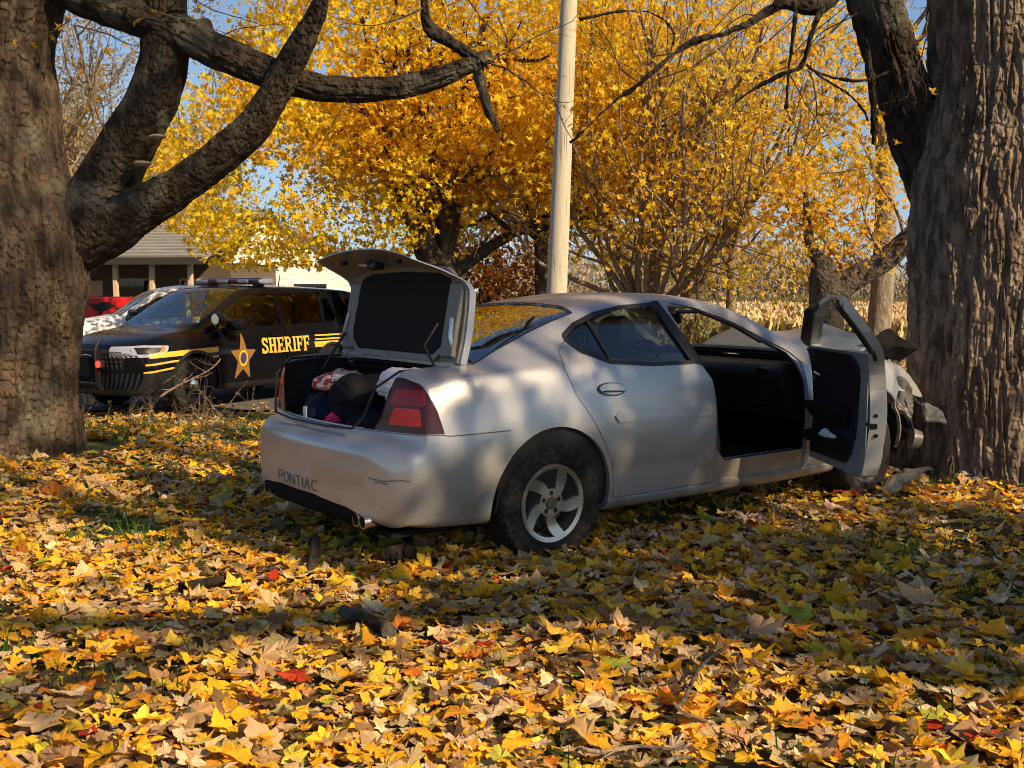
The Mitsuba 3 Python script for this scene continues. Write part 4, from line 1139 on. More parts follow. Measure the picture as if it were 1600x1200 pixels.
# ------------------------------------------------------------------ utility pole
def build_pole():
    Y = 14.9
    base, top = at(868, 500, Y), at(889, 0, Y)
    d = (top - base) / (top[2] - base[2])
    z0 = float(ground_z(base[0], Y)) - .1
    P = [base + d * (z - base[2]) for z in np.linspace(z0, 9.5, 60)]
    R = np.linspace(.152, .078, 60)
    bs('pole_wood', type='twosided', b={'type': 'principled', 'base_color': proc(lambda p, n, uv: mix(mix((.40, .36, .28), (.52, .48, .39), fbm(p.x * 40, p.y * 40, p.z * 2.5, octaves=4)), (.20, .17, .13), .8 * smoothstep(.66, .74, fbm(p.x * 60, p.y * 60, p.z * 1.2)))), 'roughness': .85, 'specular': .2})
    put('utility_pole', tube(P, R, 28, 1, .02, .3), 'pole_wood', smooth=True, label='tall pale wooden utility pole behind the silver car roof', cat='pole')


build_pole()
# ------------------------------------------------------------------ trees with crowns
def grow(base, height, spread, rg, n_main=7, r0=.22, fork=.30, up=.5, levels=3, twist=.14, main_r=.5):
    """trunk, limbs and twigs of a broad tree -> (list of (path, radii) of the wood, list of twig paths)"""
    base = np.asarray(base, float)
    wood, tw = [], []
    h0 = height * fork
    tp = np.array([base + [rg.normal(0, .02), rg.normal(0, .02), z] for z in np.linspace(-.15, h0, 8)])
    wood.append((tp, np.linspace(r0 * 1.25, r0 * .85, 8)))

    def branch(p0, d, L, r, lev):
        n = max(5, int(L / .35))
        d = d / np.linalg.norm(d)
        p = [p0]
        for k in range(n):
            d = d + rg.normal(0, twist, 3) + np.array([0, 0, up * .10])
            d /= np.linalg.norm(d)
            p.append(p[-1] + d * L / n)
        p = np.array(p)
        rr = np.linspace(r, max(r * .35, .004), n + 1)
        (wood if lev < levels else tw).append((p, rr))
        if lev < levels:
            m = int(rg.integers(4, 7)) if lev else int(rg.integers(5, 9))
            for k in range(m):
                i = int(n * rg.uniform(.25, 1.0))
                e = d * .55 + rg.normal(0, .62, 3)
                branch(p[i], e, L * rg.uniform(.38, .62), rr[i] * .6, lev + 1)
    for k in range(n_main):
        a = 2 * np.pi * (k + rg.uniform(-.3, .3)) / n_main
        el = rg.uniform(.25, 1.35)
        d = np.array([math.cos(a) * math.cos(el), math.sin(a) * math.cos(el), math.sin(el)])
        L = .62 * (spread * math.cos(el) + (height - h0) * math.sin(el))
        branch(tp[-1] - [0, 0, rg.uniform(0, .25) * h0], d, L, r0 * main_r, 0)
    branch(tp[-1], np.array([0, 0, 1.0]), (height - h0) * .7, r0 * .7, 0)
    return wood, tw


def crown_points(center, radii, n, rg, clump=.9, thr=.46, shell=.45, seed=0, bottom=-1.0):
    """points of a crown: an ellipsoid thinned into clumps, its outline uneven"""
    out, got = [], 0
    while got < n:
        q = rg.normal(size=(n * 2, 3))
        q /= np.linalg.norm(q, axis=1, keepdims=True)
        edge = .74 + .55 * (meshkit.fbm(q * 2.2 + seed * 3.7, 3, seed) - .28)
        r = edge * rg.uniform(shell ** 3, 1, n * 2) ** (1 / 3)
        p = q * r[:, None]
        keep = (meshkit.fbm(p * np.asarray(radii) / clump + seed, 3, seed + 4) > thr) & (p[:, 2] > bottom)
        p = p[keep] * radii + center
        out.append(p)
        got += len(p)
    return np.vstack(out)[:n]


def leaf_colors(P, base, rg, var=.25, alt=None, seed=0):
    n = len(P)
    c = np.tile(np.asarray(base, float), (n, 1))
    if alt is not None:
        t = np.clip((meshkit.fbm(P / 1.1, 2, seed + 70) - .35) * 3 + rg.normal(0, .25, n), 0, 1)[:, None]
        c = c * (1 - t) + np.asarray(alt) * t
    return np.clip(c * rg.uniform(1 - var, 1 + var, (n, 1)) * (1 + .05 * rg.normal(size=(n, 3))), .005, .92)


def leafy_tree(name, label, px, Y, height, spread, crown_c, crown_r, n_leaf, color, alt, seed, size=.085, wood_mat='bark_dark', cat='tree', group=None, thr=.46, clump=.9, shell=.4, fork=.3, r0=.22, n_main=7, zbase=None, near_twigs=.35, shapes=None, bottom=-1.0, up=.5, levels=2, x0=0, main_r=.5):
    rg = np.random.default_rng(seed)
    t = num(name)
    lab(t, label, cat, group)
    x = (px - 800) / FPX * Y if px is not None else x0
    z = float(ground_z(x, Y)) if zbase is None else zbase
    wood, tw = grow((x, Y, z), height, spread, rg, n_main, r0, fork, up, levels, main_r=main_r)
    part(t, 'trunk', join([tube(p, r, 12, seed, .10, .3) for p, r in wood[:1]]), wood_mat, smooth=True)
    part(t, 'branch', tubes(wood[1:], 6), wood_mat, smooth=True, kind='stuff')
    part(t, 'twig', tubes(tw, 4), wood_mat, smooth=True, kind='stuff')
    if n_leaf:
        m = int(n_leaf * near_twigs)
        pts = np.vstack([p[1:] for p, r in tw])
        P = pts[rg.integers(0, len(pts), m)] + rg.normal(0, .16, (m, 3))
        ells = crown_c if isinstance(crown_c[0], (tuple, list)) else [(*crown_c, *crown_r, 1.0)]
        for e in ells:
            P = np.vstack([P, crown_points(np.array(e[:3]), np.array(e[3:6]), int((n_leaf - m) * e[6]), rg, clump, thr, shell, seed, bottom)])
        R = rand_rot(len(P), rg, 9)
        mesh, C = scatter(P, size * rg.lognormal(0, .25, len(P)), R, shapes or LEAVES_S, leaf_colors(P, color, rg, .22, alt, seed), rg)
        part(t, 'crown', mesh, 'crown_leaf', smooth=False, color=C, kind='stuff')
    return t


YEL, ORG = (.98, .69, .05), (.96, .56, .035)
# the golden maple behind the trunk lid
leafy_tree('golden_maple', 'large golden maple with the densest crown, behind the open trunk lid', 697, 19.0, 8.2, 3.6, [(-1.1, 19.0, 5.3, 4.4, 3.4, 3.3, .68), (-3.6, 18.6, 3.2, 3.3, 2.8, 1.9, .24), (1.2, 18.4, 4.0, 2.2, 2.4, 1.7, .08)], None, 40000, YEL, ORG, 41, .100, thr=.40, fork=.30, r0=.27, shell=.62, bottom=-.80, up=.6, near_twigs=.2)
# the thinner maple right of the pole, many upright branches
leafy_tree('amber_maple', 'thinner amber maple right of the pole with many upright pale branches', 1012, 17.6, 7.6, 4.6, (3.1, 17.8, 4.2), (3.9, 3.2, 3.6), 10500, (.97, .67, .06), (.94, .55, .05), 57, .092, wood_mat='twig_brown', thr=.50, clump=.8, fork=.14, r0=.19, n_main=18, near_twigs=.6, bottom=-.80, up=1.5, shell=.3, main_r=.27)
# behind both, further away
leafy_tree('far_maple', 'yellow maple further back to the left of the pole', 846, 24.0, 8.5, 3.6, (1.6, 25.0, 5.0), (4.0, 3.2, 3.6), 12000, YEL, (.80, .42, .03), 63, .12, fork=.36, r0=.17, thr=.44)
leafy_tree('far_maple', 'half bare maple further back on the right with a slim dark trunk', 1141, 22.0, 9, 3.6, (5.6, 23.5, 4.6), (4.4, 3.0, 3.6), 5000, (.93, .60, .06), (.8, .5, .10), 66, .10, wood_mat='twig_brown', fork=.30, r0=.10, thr=.50, n_main=11, up=1.2, near_twigs=.7)
leafy_tree('russet_tree', 'small russet leaved tree beside the trunk of the golden maple', 765, 25.0, 3.2, 1.7, (-.7, 25, 1.9), (2.3, 1.4, 1.5), 3000, (.38, .13, .03), (.55, .20, .03), 71, .10, fork=.25, r0=.07, thr=.5)


def crooked_tree():
    """the dark leaning tree right of the amber maple: a trunk with one long limb to the right"""
    t = lab(num('forked_tree'), 'dark forked tree with one long sloping limb behind the open car door', 'tree')
    Y = 15.5
    P = lambda L: [at(x, y, Y) for x, y in L]
    k = Y / FPX
    p, r = smooth_path(P([(1292, 600), (1291, 520), (1290, 470), (1288, 430), (1284, 405)]), np.array([34, 27, 25, 24, 14]) * k, 40)
    part(t, 'trunk', tube(p, r, 26, 3, .08, .2), 'bark_dark', smooth=True)
    p, r = smooth_path(P([(1296, 470), (1320, 444), (1352, 425), (1385, 405), (1412, 380), (1440, 350), (1470, 290), (1500, 180), (1520, 40)]), np.array([24, 20, 18, 17, 16, 14, 12, 9, 4]) * k, 60)
    part(t, 'limb', tube(p, r, 20, 5, .12, .2), 'bark_dark', smooth=True)
    p, r = smooth_path(P([(1286, 412), (1272, 395), (1262, 360), (1258, 300)]), np.array([13, 9, 7, 3]) * k, 24)
    part(t, 'limb', tube(p, r, 14, 6, .12, .2), 'bark_dark', smooth=True)
    rg = np.random.default_rng(8)
    TW = []
    for (a, b, r0) in (((1385, 405), (1350, 300), .03), ((1412, 380), (1380, 220), .03), ((1320, 444), (1300, 330), .025), ((1440, 350), (1420, 180), .03), ((1262, 360), (1210, 300), .02), ((1350, 425), (1290, 300), .02), ((1470, 290), (1400, 120), .025), ((1400, 390), (1250, 250), .022)):
        p0, p1 = at(*a, Y), at(*b, Y)
        TW += twigs(p0, p1 - p0, float(np.linalg.norm(p1 - p0)) * 1.3, r0, rg, 2, .3, 10, .5)
    part(t, 'twig', tubes(TW, 5), 'twig_brown', smooth=True, kind='stuff')
    pts = np.vstack([p[2:] for p, r in TW])
    Q = pts[rg.integers(0, len(pts), 2300)] + rg.normal(0, .16, (2300, 3))
    mesh, C = scatter(Q, .085 * rg.lognormal(0, .25, len(Q)), rand_rot(len(Q), rg, 9), LEAVES_S, leaf_colors(Q, (.93, .62, .06), rg, .22, (.85, .48, .06), 3), rg)
    part(t, 'crown', mesh, 'crown_leaf', smooth=False, color=C, kind='stuff')


crooked_tree()


def plain_trunk(name, label, px, Y, w, mat, seed, lean=0.0, top=8.0):
    t = lab(num(name), label, 'tree')
    x = (px - 800) / FPX * Y
    z0 = float(ground_z(x, Y)) - .1
    n = 40
    zz = np.linspace(z0, top, n)
    P = np.stack([x + lean * (zz - z0) + .04 * np.sin(zz * 1.3 + seed), 0 * zz + Y, zz], 1)
    R = np.interp(zz, [z0, z0 + .5, top], [w * .65, w * .5, w * .22])
    part(t, 'trunk', tube(P, R, 22, seed, .10, .25), mat, smooth=True)
    rg = np.random.default_rng(seed)
    TW = []
    for k in range(14):
        i = int(rg.integers(n * .45, n))
        a = rg.uniform(0, 2 * np.pi)
        TW += twigs(P[i], (math.cos(a), math.sin(a), rg.uniform(.3, 1.2)), rg.uniform(1.5, 3.0), R[i] * .4, rg, 2, .2, 9, .5)
    part(t, 'twig', tubes(TW, 4), 'twig_brown', smooth=True, kind='stuff')
    pts = np.vstack([p[2:] for p, r in TW])
    Q = pts[rg.integers(0, len(pts), 500)] + rg.normal(0, .12, (500, 3))
    mesh, C = scatter(Q, .085 * rg.lognormal(0, .25, len(Q)), rand_rot(len(Q), rg, 9), LEAVES_S, leaf_colors(Q, (.80, .46, .06), rg), rg)
    part(t, 'crown', mesh, 'crown_leaf', smooth=False, color=C, kind='stuff')


plain_trunk('bare_tree', 'grey straight trunk standing at the field edge left of the struck tree', 1374, 19.5, .44, 'bark_pale', 5, .004)
# bare trees far left, with a few tan leaves
for k, (px, Y, h, sp, c, n, label) in enumerate(((175, 38, 15, 6, (.42, .30, .12), 9000, 'tall nearly bare tree behind the house, seen between trunk and limb on the left'), (95, 46, 12, 6, (.34, .30, .10), 9000, 'olive leaved tree far behind the left tree trunk'), (265, 52, 11, 5, (.45, .28, .12), 5000, 'sparse brownish tree behind the house roof'))):
    x = (px - 800) / FPX * Y
    leafy_tree('thin_tree', label, px, Y, h, sp, (x, Y, h * .55), (sp * .9, 3.5, h * .42), n, c, (.55, .38, .12), 80 + k, .11, wood_mat='twig_brown', fork=.2, r0=.2, n_main=10, near_twigs=.8, thr=.5, up=1.0)


def shade_trees():
    """the neighbours of the row, to the right of and behind the photographer, whose shade lies on the lawn and the car"""
    leafy_tree('neighbour_maple', 'half bare maple of the same row standing outside the picture on the right', None, -.5, 13, 4.5, [(4.8, .4, 11.0, 4.8, 3.8, 2.8, .86), (8.7, -.7, 5.6, 2.6, 2.4, 1.9, .14)], None, 8200, (.80, .45, .04), ORG, 91, .12, fork=.30, r0=.34, n_main=8, thr=.50, clump=1.6, near_twigs=.25, up=.7, x0=8.2)


shade_trees()


# ------------------------------------------------------------------ field, brush and the far wood
def build_field():
    rg = np.random.default_rng(17)
    matte('corn_dry', VC, .9, .1)
    n = 15000
    Y = 24 + 60 * rg.random(n) ** 1.6
    X = rg.uniform(.02, .62, n) * Y + rg.uniform(-2, 0, n)
    rows = np.round(Y / .75) * .75 + rg.normal(0, .05, n)
    Y = rows
    z = ground_z(X, Y)
    h = rg.uniform(.72, 1.08, n) * np.where(Y < 30, 1, 1) - np.clip((Y - 24) * .004, 0, .3)
    base = np.stack([X, Y, z], 1)
    a = rg.uniform(0, np.pi, n)
    w = np.stack([np.cos(a), np.sin(a), 0 * a], 1) * .014
    lean = np.column_stack([rg.normal(0, .12, (n, 2)), 0 * a])
    top = base + lean + np.column_stack([0 * a, 0 * a, h])
    Vs = [np.stack([base - w, base + w, top + w * .4, top - w * .4], 1)]
    for q in range(5):
        t = rg.uniform(.25, .95, n)[:, None]
        b = base * (1 - t) + top * t
        ang = rg.uniform(0, 2 * np.pi, n)
        o = np.stack([np.cos(ang), np.sin(ang), 0 * ang], 1)
        L = rg.uniform(.18, .40, n)[:, None]
        side = np.stack([-np.sin(ang), np.cos(ang), 0 * ang], 1) * .013
        m_ = b + o * L * .5 + np.array([0, 0, .16])
        e = b + o * L + np.array([0, 0, -1.0]) * rg.uniform(.05, .35, n)[:, None]
        Vs.append(np.stack([b, m_ - side, e, m_ + side], 1))
    V = np.concatenate(Vs).reshape(-1, 3)
    k = np.arange(len(V) // 4)[:, None] * 4
    F = np.concatenate([k + [0, 1, 2], k + [0, 2, 3]])
    C = np.repeat(np.array([.60, .45, .24]) * rg.uniform(.7, 1.25, (len(V) // 4, 1)) * (1 + .07 * rg.normal(size=(len(V) // 4, 3))), 4, 0)
    green = np.repeat(np.tile((Y < 27.5) & (rg.random(n) < .8), 6), 4)
    C[green] = C[green] * .5 + np.array([.22, .22, .08]) * .5
    put('corn_field', (V, F), 'corn_dry', smooth=False, color=np.clip(C, .01, .8), label='field of dry standing corn beyond the car', cat='corn', kind='stuff')


build_field()


def build_far():
    rg = np.random.default_rng(29)
    matte('far_twigs', VC, .95, .05)
    Vs, Cs = [], []
    n = 900
    for q in range(n):
        Y = rg.uniform(150, 230)
        x = rg.uniform(-.75, .75) * Y
        z = float(ground_z(x, Y))
        h = rg.uniform(3.5, 8.0) * (1 + .5 * math.sin(x * .05)) * (.7 if x < -40 else 1)
        m = 70
        c = np.stack([x + rg.normal(0, h * .28, m), Y + rg.normal(0, 2, m), z + h * rg.beta(1.6, 1.5, m)], 1)
        d = np.stack([rg.normal(0, .5, m), rg.normal(0, .4, m), rg.uniform(.3, 1.4, m)], 1) * h * .12
        s = np.stack([rg.normal(0, 1, m), rg.normal(0, 1, m), rg.normal(0, .3, m)], 1)
        s = s / np.linalg.norm(s, axis=1, keepdims=True) * rg.uniform(.10, .30, (m, 1))
        Vs.append(np.stack([c - s, c + s, c + d], 1).reshape(-1, 3))
        col = np.array([[.26, .20, .15], [.32, .24, .16], [.20, .18, .13], [.34, .26, .13]][int(rg.integers(0, 4))])
        Cs.append(np.tile(col * rg.uniform(.8, 1.2), (m * 3, 1)))
    V = np.vstack(Vs)
    put('tree_line', (V, np.arange(len(V)).reshape(-1, 3)), 'far_twigs', smooth=False, color=np.vstack(Cs), label='grey brown line of bare woods along the horizon', cat='woods', kind='stuff')
    # brush and weeds at the field edge
    for (px, py, Y, w, h, n, label) in ((1232, 500, 17.5, 1.3, .45, 240, 'heap of dead brushwood by the field behind the car hood'), (800, 470, 30, 2.6, 2.1, 420, 'grey bare shrubs in front of the small white barn')):
        c = at(px, py, Y)
        c[2] = float(ground_z(c[0], c[1]))
        L = []
        for q in range(n):
            p = c + [rg.normal(0, w * .5), rg.normal(0, .5), rg.uniform(0, h * .5)]
            d = np.array([rg.normal(0, .7), rg.normal(0, .5), rg.uniform(.1, 1.0)])
            L.append((np.array([p, p + d * h * .4 + rg.normal(0, .04, 3), p + d * h * .8]), np.array([.012, .008, .004])))
        put(num('brush_pile' if h < 1 else 'bare_shrub'), tubes(L, 4), 'twig_brown', smooth=True, label=label, cat='brush' if h < 1 else 'shrub')


build_far()
# ------------------------------------------------------------------ the patrol SUV
bs('suv_black', type='twosided', b={'type': 'principled', 'base_color': rgb(.0035, .004, .0065), 'roughness': .07, 'specular': .28, 'clearcoat': .15, 'clearcoat_gloss': .98})
bs('gold_vinyl', type='twosided', b={'type': 'principled', 'base_color': rgb(.72, .40, .045), 'roughness': .45, 'specular': .4})
bs('badge_brown', type='twosided', b={'type': 'principled', 'base_color': rgb(.20, .10, .022), 'roughness': .5, 'specular': .4})
bs('chrome', type='roughconductor', material='Al', alpha=.06)
bs('emblem_blue', type='twosided', b={'type': 'principled', 'base_color': rgb(.02, .045, .16), 'roughness': .25, 'specular': .6})
bs('lamp_clear', type='twosided', b={'type': 'principled', 'base_color': rgb(.62, .64, .66), 'roughness': .12, 'metallic': .55, 'specular': .7})
bs('lamp_blue', type='principled', base_color=rgb(.16, .19, .30), roughness=.15, specular=.6)
bs('lamp_amber', type='principled', base_color=rgb(.55, .16, .03), roughness=.2, specular=.6)
matte('white_paint', (.74, .74, .72), .35, .5)
matte('red_paint', (.52, .012, .014), .35, .5)

SUV_ROWS = [(-1.10, .98, .74, .03, .86, .80, .93, .62, .84, .34),
            (-1.05, 1.20, .74, .03, .88, .98, .95, .66, .87, .32),
            (-0.98, 1.52, .70, .05, .90, 1.06, .97, .70, .90, .30),
            (-0.85, 1.665, .70, .05, .915, 1.10, .985, .72, .92, .28),
            (-0.40, 1.70, .71, .05, .925, 1.12, .995, .74, .935, .27),
            (0.60, 1.735, .72, .05, .925, 1.11, .998, .74, .94, .26),
            (1.30, 1.742, .72, .05, .925, 1.10, .998, .74, .94, .26),
            (1.75, 1.70, .72, .05, .925, 1.09, .996, .74, .94, .26),
            (2.10, 1.545, .74, .045, .92, 1.09, .994, .74, .94, .26),
            (2.50, 1.325, .76, .04, .915, 1.085, .992, .73, .93, .26),
            (2.85, 1.155, .79, .03, .905, 1.065, .99, .72, .92, .27),
            (3.30, 1.095, .80, .028, .90, 1.02, .985, .70, .91, .28),
            (3.70, 1.010, .78, .03, .88, .94, .965, .66, .89, .29),
            (3.92, .920, .74, .035, .85, .86, .93, .60, .86, .29)]
SUV_BEND = [(-1.10, .12), (-.6, .05), (0, 0), (2.6, 0), (3.3, -.12), (3.92, -.34)]


def slab_letters(word):
    """slab-serif capitals one unit tall"""
    b = shapely.box
    w, s, h = .20, .11, .70

    def stem(x):
        return b(x, 0, x + w, 1).union(b(x - .08, 0, x + w + .08, s)).union(b(x - .08, 1 - s, x + w + .08, 1))
    G = {}
    G['H'] = (stem(.08).union(stem(.52)).union(b(.2, .43, .6, .57)), .88)
    G['E'] = (stem(.08).union(b(.08, 0, .70, s)).union(b(.60, 0, .70, .30)).union(b(.08, 1 - s, .68, 1)).union(b(.58, .72, .68, 1)).union(b(.2, .44, .5, .56)).union(b(.46, .36, .54, .64)), .78)
    G['F'] = (stem(.08).union(b(.08, 1 - s, .68, 1)).union(b(.58, .70, .68, 1)).union(b(.2, .44, .5, .56)).union(b(.46, .36, .54, .64)), .74)
    G['I'] = (stem(.08), .42)
    bowl = LineString([(.2, .94), (.45, .94), (.58, .86), (.60, .73), (.56, .58), (.42, .50), (.2, .50)]).buffer(.075, cap_style=2)
    leg = LineString([(.38, .5), (.56, .30), (.66, .06), (.80, .05)]).buffer(.075, cap_style=2)
    G['R'] = (stem(.08).union(bowl).union(leg).intersection(b(0, 0, 1, 1)), .88)
    sp = LineString([(.58, .74), (.52, .88), (.36, .94), (.18, .88), (.13, .74), (.22, .60), (.42, .48), (.56, .36), (.58, .22), (.50, .10), (.34, .05), (.18, .10), (.11, .26)]).buffer(.085, cap_style=2)
    G['S'] = (sp.union(b(.55, .66, .64, 1)).union(b(.04, 0, .13, .34)), .74)
    x, out = 0, []
    for ch in word:
        g, adv = G[ch]
        out.append(shapely.affinity.translate(g, x, 0))
        x += adv
    return out, x


def build_suv():
    t = 'patrol_suv'
    lab(t, 'black police patrol car with gold stripes parked on the road behind the left tree', 'car')
    hx, hy = -.53, -.848
    Z0 = RZ
    # local x forward; y to the vehicle's left. The left front corner stands near the gnarled tree.
    fx, fy = -4.84, 14.75
    lx, ly = -hy, hx            # left of the heading
    ox, oy = fx - hx * 3.55 - lx * .95, fy - hy * 3.55 - ly * .95
    Mc = np.array([[hx, lx, 0, ox], [hy, ly, 0, oy], [0, 0, 1.03, Z0], [0, 0, 0, 1.0]])
    W = lambda name, mesh, mat, M=None, **k: part(t, name, mesh, mat, M=Mc if M is None else Mc @ M, **k)
    B = Body(SUV_ROWS, SUV_BEND, .05)
    S = soup
    O, I = B.solid(), B.solid(.03, normals=False)
    arch = lambda x, y0, y1, r=.43: mf.Manifold.cylinder(y1 - y0, r, r, 64).transform(np.array([[1, 0, 0, x], [0, 0, -1, y1], [0, 1, 0, .385]]))
    AR = mf.Manifold.batch_boolean([arch(x, a, b) for x in (0, 2.865) for a, b in ((-1.3, -.66), (.66, 1.3))], mf.OpType.Add)
    w1 = rpoly([(1.10, 1.615), (1.42, 1.61), (1.76, 1.56), (2.05, 1.43), (2.36, 1.24), (2.42, 1.14), (1.10, 1.15)], .02)
    w2 = rpoly([(1.02, 1.615), (.30, 1.605), (.10, 1.55), (.16, 1.16), (1.02, 1.15)], .02)
    w3 = rpoly([(.02, 1.53), (.08, 1.17), (-.22, 1.18), (-.12, 1.53)], .02)
    w4 = rpoly([(-.30, 1.54), (-.20, 1.24), (-.92, 1.32), (-.86, 1.52)], .03)
    shield = Polygon([(1.70, -.62), (1.74, -.66), (2.62, -.80), (2.80, -.5), (2.86, 0), (2.80, .5), (2.62, .80), (1.74, .66), (1.70, .62), (1.66, 0)])
    wins = mf.Manifold.batch_boolean([prism_side(w, a, b) for w in (w1, w2, w3, w4) for a, b in ((.5, 1.3), (-1.3, -.5))], mf.OpType.Add)
    sz = prism_top(shield, 1.09, 1.9)
    doors = [Polygon([(1.06, .30), (2.30, .30), (2.42, .62), (2.46, 1.12), (2.40, 1.22), (2.05, 1.46), (1.76, 1.60), (1.06, 1.66)]), Polygon([(1.05, .30), (.55, .30), (.40, .50), (.16, .90), (.10, 1.2), (.02, 1.60), (1.05, 1.66)])]
    seams = mf.Manifold.batch_boolean([prism_side(d.exterior.buffer(.004), .5, 1.3) for d in doors], mf.OpType.Add)
    groove = seams - B.solid(.012, normals=False)
    hoodline = prism_top(Polygon([(2.62, -.83), (3.80, -.74), (3.86, 0), (3.80, .74), (2.62, .83), (2.86, 0)]).exterior.buffer(.005), .7, 1.4) - B.solid(.012, normals=False)
    W('body', S((O - I) - AR - wins - sz - groove - hoodline), 'suv_black')
    gl = lambda poly, y0, y1, mt: W('side_window', S((B.solid(.008) - B.solid(.02, normals=False)) ^ prism_side(poly, y0, y1), keep_outer=True), mt)
    for w, mt in ((w1, 'glass_tint'), (w2, 'glass_dark'), (w3, 'glass_dark'), (w4, 'glass_dark')):
        gl(w, .5, 1.3, mt)
        gl(w, -1.3, -.5, mt)
    W('windshield', S((B.solid(.008) - B.solid(.02, normals=False)) ^ sz, keep_outer=True), 'glass_tint')
    cab = (B.solid(.032, normals=False) - B.solid(.05, normals=False)) ^ box(-.9, 2.7, -1.1, 1.1, .3, 2) - wins - sz
    W('cabin_liner', cab, 'black_trim')
    W('cabin_floor', box(-.8, 3.6, -.9, .9, .42, .45), 'carpet')
    W('dashboard', rbox(2.15, 2.75, -.84, .84, .75, 1.07, .06) ^ B.solid(.034, normals=False), 'black_trim')
    W('dashboard__paper', box(2.30, 2.62, -.15, .62, 1.073, 1.076), 'white_paper')
    for y in (-.42, .42):
        k = W('front_seat', mf.Manifold.batch_hull([rbox(1.05, 1.22, y - .27, y + .27, .55, .75, .05), rbox(.85, 1.0, y - .25, y + .25, 1.10, 1.22, .05)]), 'carpet')
        W(k.split('__')[1] + '__headrest', rbox(.84, .96, y - .13, y + .13, 1.25, 1.44, .05), 'carpet')
    W('cabin_partition', box(.70, .72, -.80, .80, .6, 1.58) ^ B.solid(.05, normals=False), 'black_trim')
    # gold livery hugging the sides
    skin = B.solid(-.004) - O
    for side in (1, -1):
        y0, y1 = (.5, 1.3) if side > 0 else (-1.3, -.5)
        D = lambda name, poly, mat, **k: W(name, S(skin ^ prism_side(poly, y0, y1) - AR), mat, **k)
        if side > 0:
            # letters: the front of the car is on the left of the picture, so the word runs backwards along x
            G, wd = slab_letters('SHERIFF')
            sc, x0, z0 = .225, 1.60, .745
            for g in G:
                g2 = shapely.affinity.affine_transform(g, [-1.06 / wd, 0, 0, sc, x0, z0])
                D('letter', g2, 'gold_vinyl', label=None)
            lab(t + '__letter', 'gold slab lettering spelling SHERIFF along the front and rear doors')
        for z, h, a, b in ((.955, .022, .40, -1.02), (.895, .022, .40, -1.02), (.785, .085, .42, -1.02)):
            D('rear_stripe', Polygon([(a, z), (b, z), (b, z + h), (a + .02, z + h)]), 'gold_vinyl')
        D('front_stripe', Polygon([(3.62, .775), (3.58, .84), (3.1, .865), (2.45, .885), (2.45, .815), (3.2, .79)]), 'gold_vinyl')
        D('front_stripe', Polygon([(3.66, .70), (3.3, .735), (2.45, .765), (2.45, .74), (3.3, .71), (3.66, .675)]), 'gold_vinyl')
        D('front_stripe', Polygon([(3.68, .60), (3.3, .645), (2.45, .69), (2.45, .665), (3.3, .62), (3.68, .575)]), 'gold_vinyl')
        pts = []
        for q in range(10):
            r = .30 if q % 2 == 0 else .125
            a = math.pi / 2 + q * math.pi / 5
            pts.append((1.98 + r * .80 * math.cos(a), .70 + r * 1.12 * math.sin(a)))
        D('star_badge', Polygon(pts).buffer(.012), 'badge_brown', label='six inch wide brown and gold star badge on the front door' if False else None)
        D('star_badge__ring', shapely.Point(1.98, .70).buffer(.085).difference(shapely.Point(1.98, .70).buffer(.070)), 'gold_vinyl') if False else None
    ring = (B.solid(-.0055) - B.solid(-.004, normals=False)) ^ prism_side(shapely.affinity.scale(shapely.Point(1.98, .70).buffer(.095).difference(shapely.Point(1.98, .70).buffer(.075)), .9, 1.2), .5, 1.3)
    W('badge_ring', S(ring), 'gold_vinyl')
    seal = (B.solid(-.0055) - B.solid(-.004, normals=False)) ^ prism_side(shapely.affinity.scale(shapely.Point(1.98, .70).buffer(.06), .9, 1.2), .5, 1.3)
    W('badge_seal', S(seal), 'emblem_blue')
    # mirrors, handles, spot lamp
    for sgn in (1, -1):
        W('side_mirror', mf.Manifold.batch_hull([rbox(2.12, 2.30, sgn * 1.14 - .12, sgn * 1.14 + .12, 1.11, 1.27, .04), rbox(2.20, 2.34, sgn * 1.10 - .10, sgn * 1.10 + .10, 1.12, 1.24, .04)]), 'suv_black')
        W('mirror_stalk', rbox(2.18, 2.28, min(sgn * .90, sgn * 1.06), max(sgn * .90, sgn * 1.06), 1.08, 1.15, .02), 'black_trim')
        for x in (1.20, .24):
            W('door_handle', rbox(x, x + .20, sgn * .985 - .03, sgn * .985 + .03, 1.0, 1.035, .012), 'suv_black')
        W('rocker_panel', (B.solid(-.012, normals=False) - B.solid(.05, normals=False)) ^ box(.42, 2.44, *sorted((sgn * .5, sgn * 1.3)), .2, .36), 'black_trim')
        W('arch_trim', ((B.solid(-.010, normals=False) - B.solid(.02, normals=False)) ^ (arch(2.865, *sorted((sgn * .66, sgn * 1.3)), .47) - arch(2.865, *sorted((sgn * .6, sgn * 1.4)), .429))), 'black_trim')
        W('arch_trim', ((B.solid(-.010, normals=False) - B.solid(.02, normals=False)) ^ (arch(0, *sorted((sgn * .66, sgn * 1.3)), .47) - arch(0, *sorted((sgn * .6, sgn * 1.4)), .429))), 'black_trim')
        # headlights wrap the corner
        hl = prism_side(rpoly([(3.30, .935), (3.34, .865), (3.44, .80), (4.0, .775), (4.0, .915), (3.60, .95)], .01), *sorted((sgn * .40, sgn * 1.3)))
        k = W('headlight', S((B.solid(-.003) - B.solid(.03, normals=False)) ^ hl), 'lamp_clear')
        b = k.split('__')[1]
        W(b + '__bezel', S((B.solid(-.006) - B.solid(.02, normals=False)) ^ prism_side(rpoly([(3.42, .915), (3.46, .86), (3.60, .83), (3.72, .83), (3.72, .92)], .01), *sorted((sgn * .5, sgn * 1.3)))), 'black_trim')
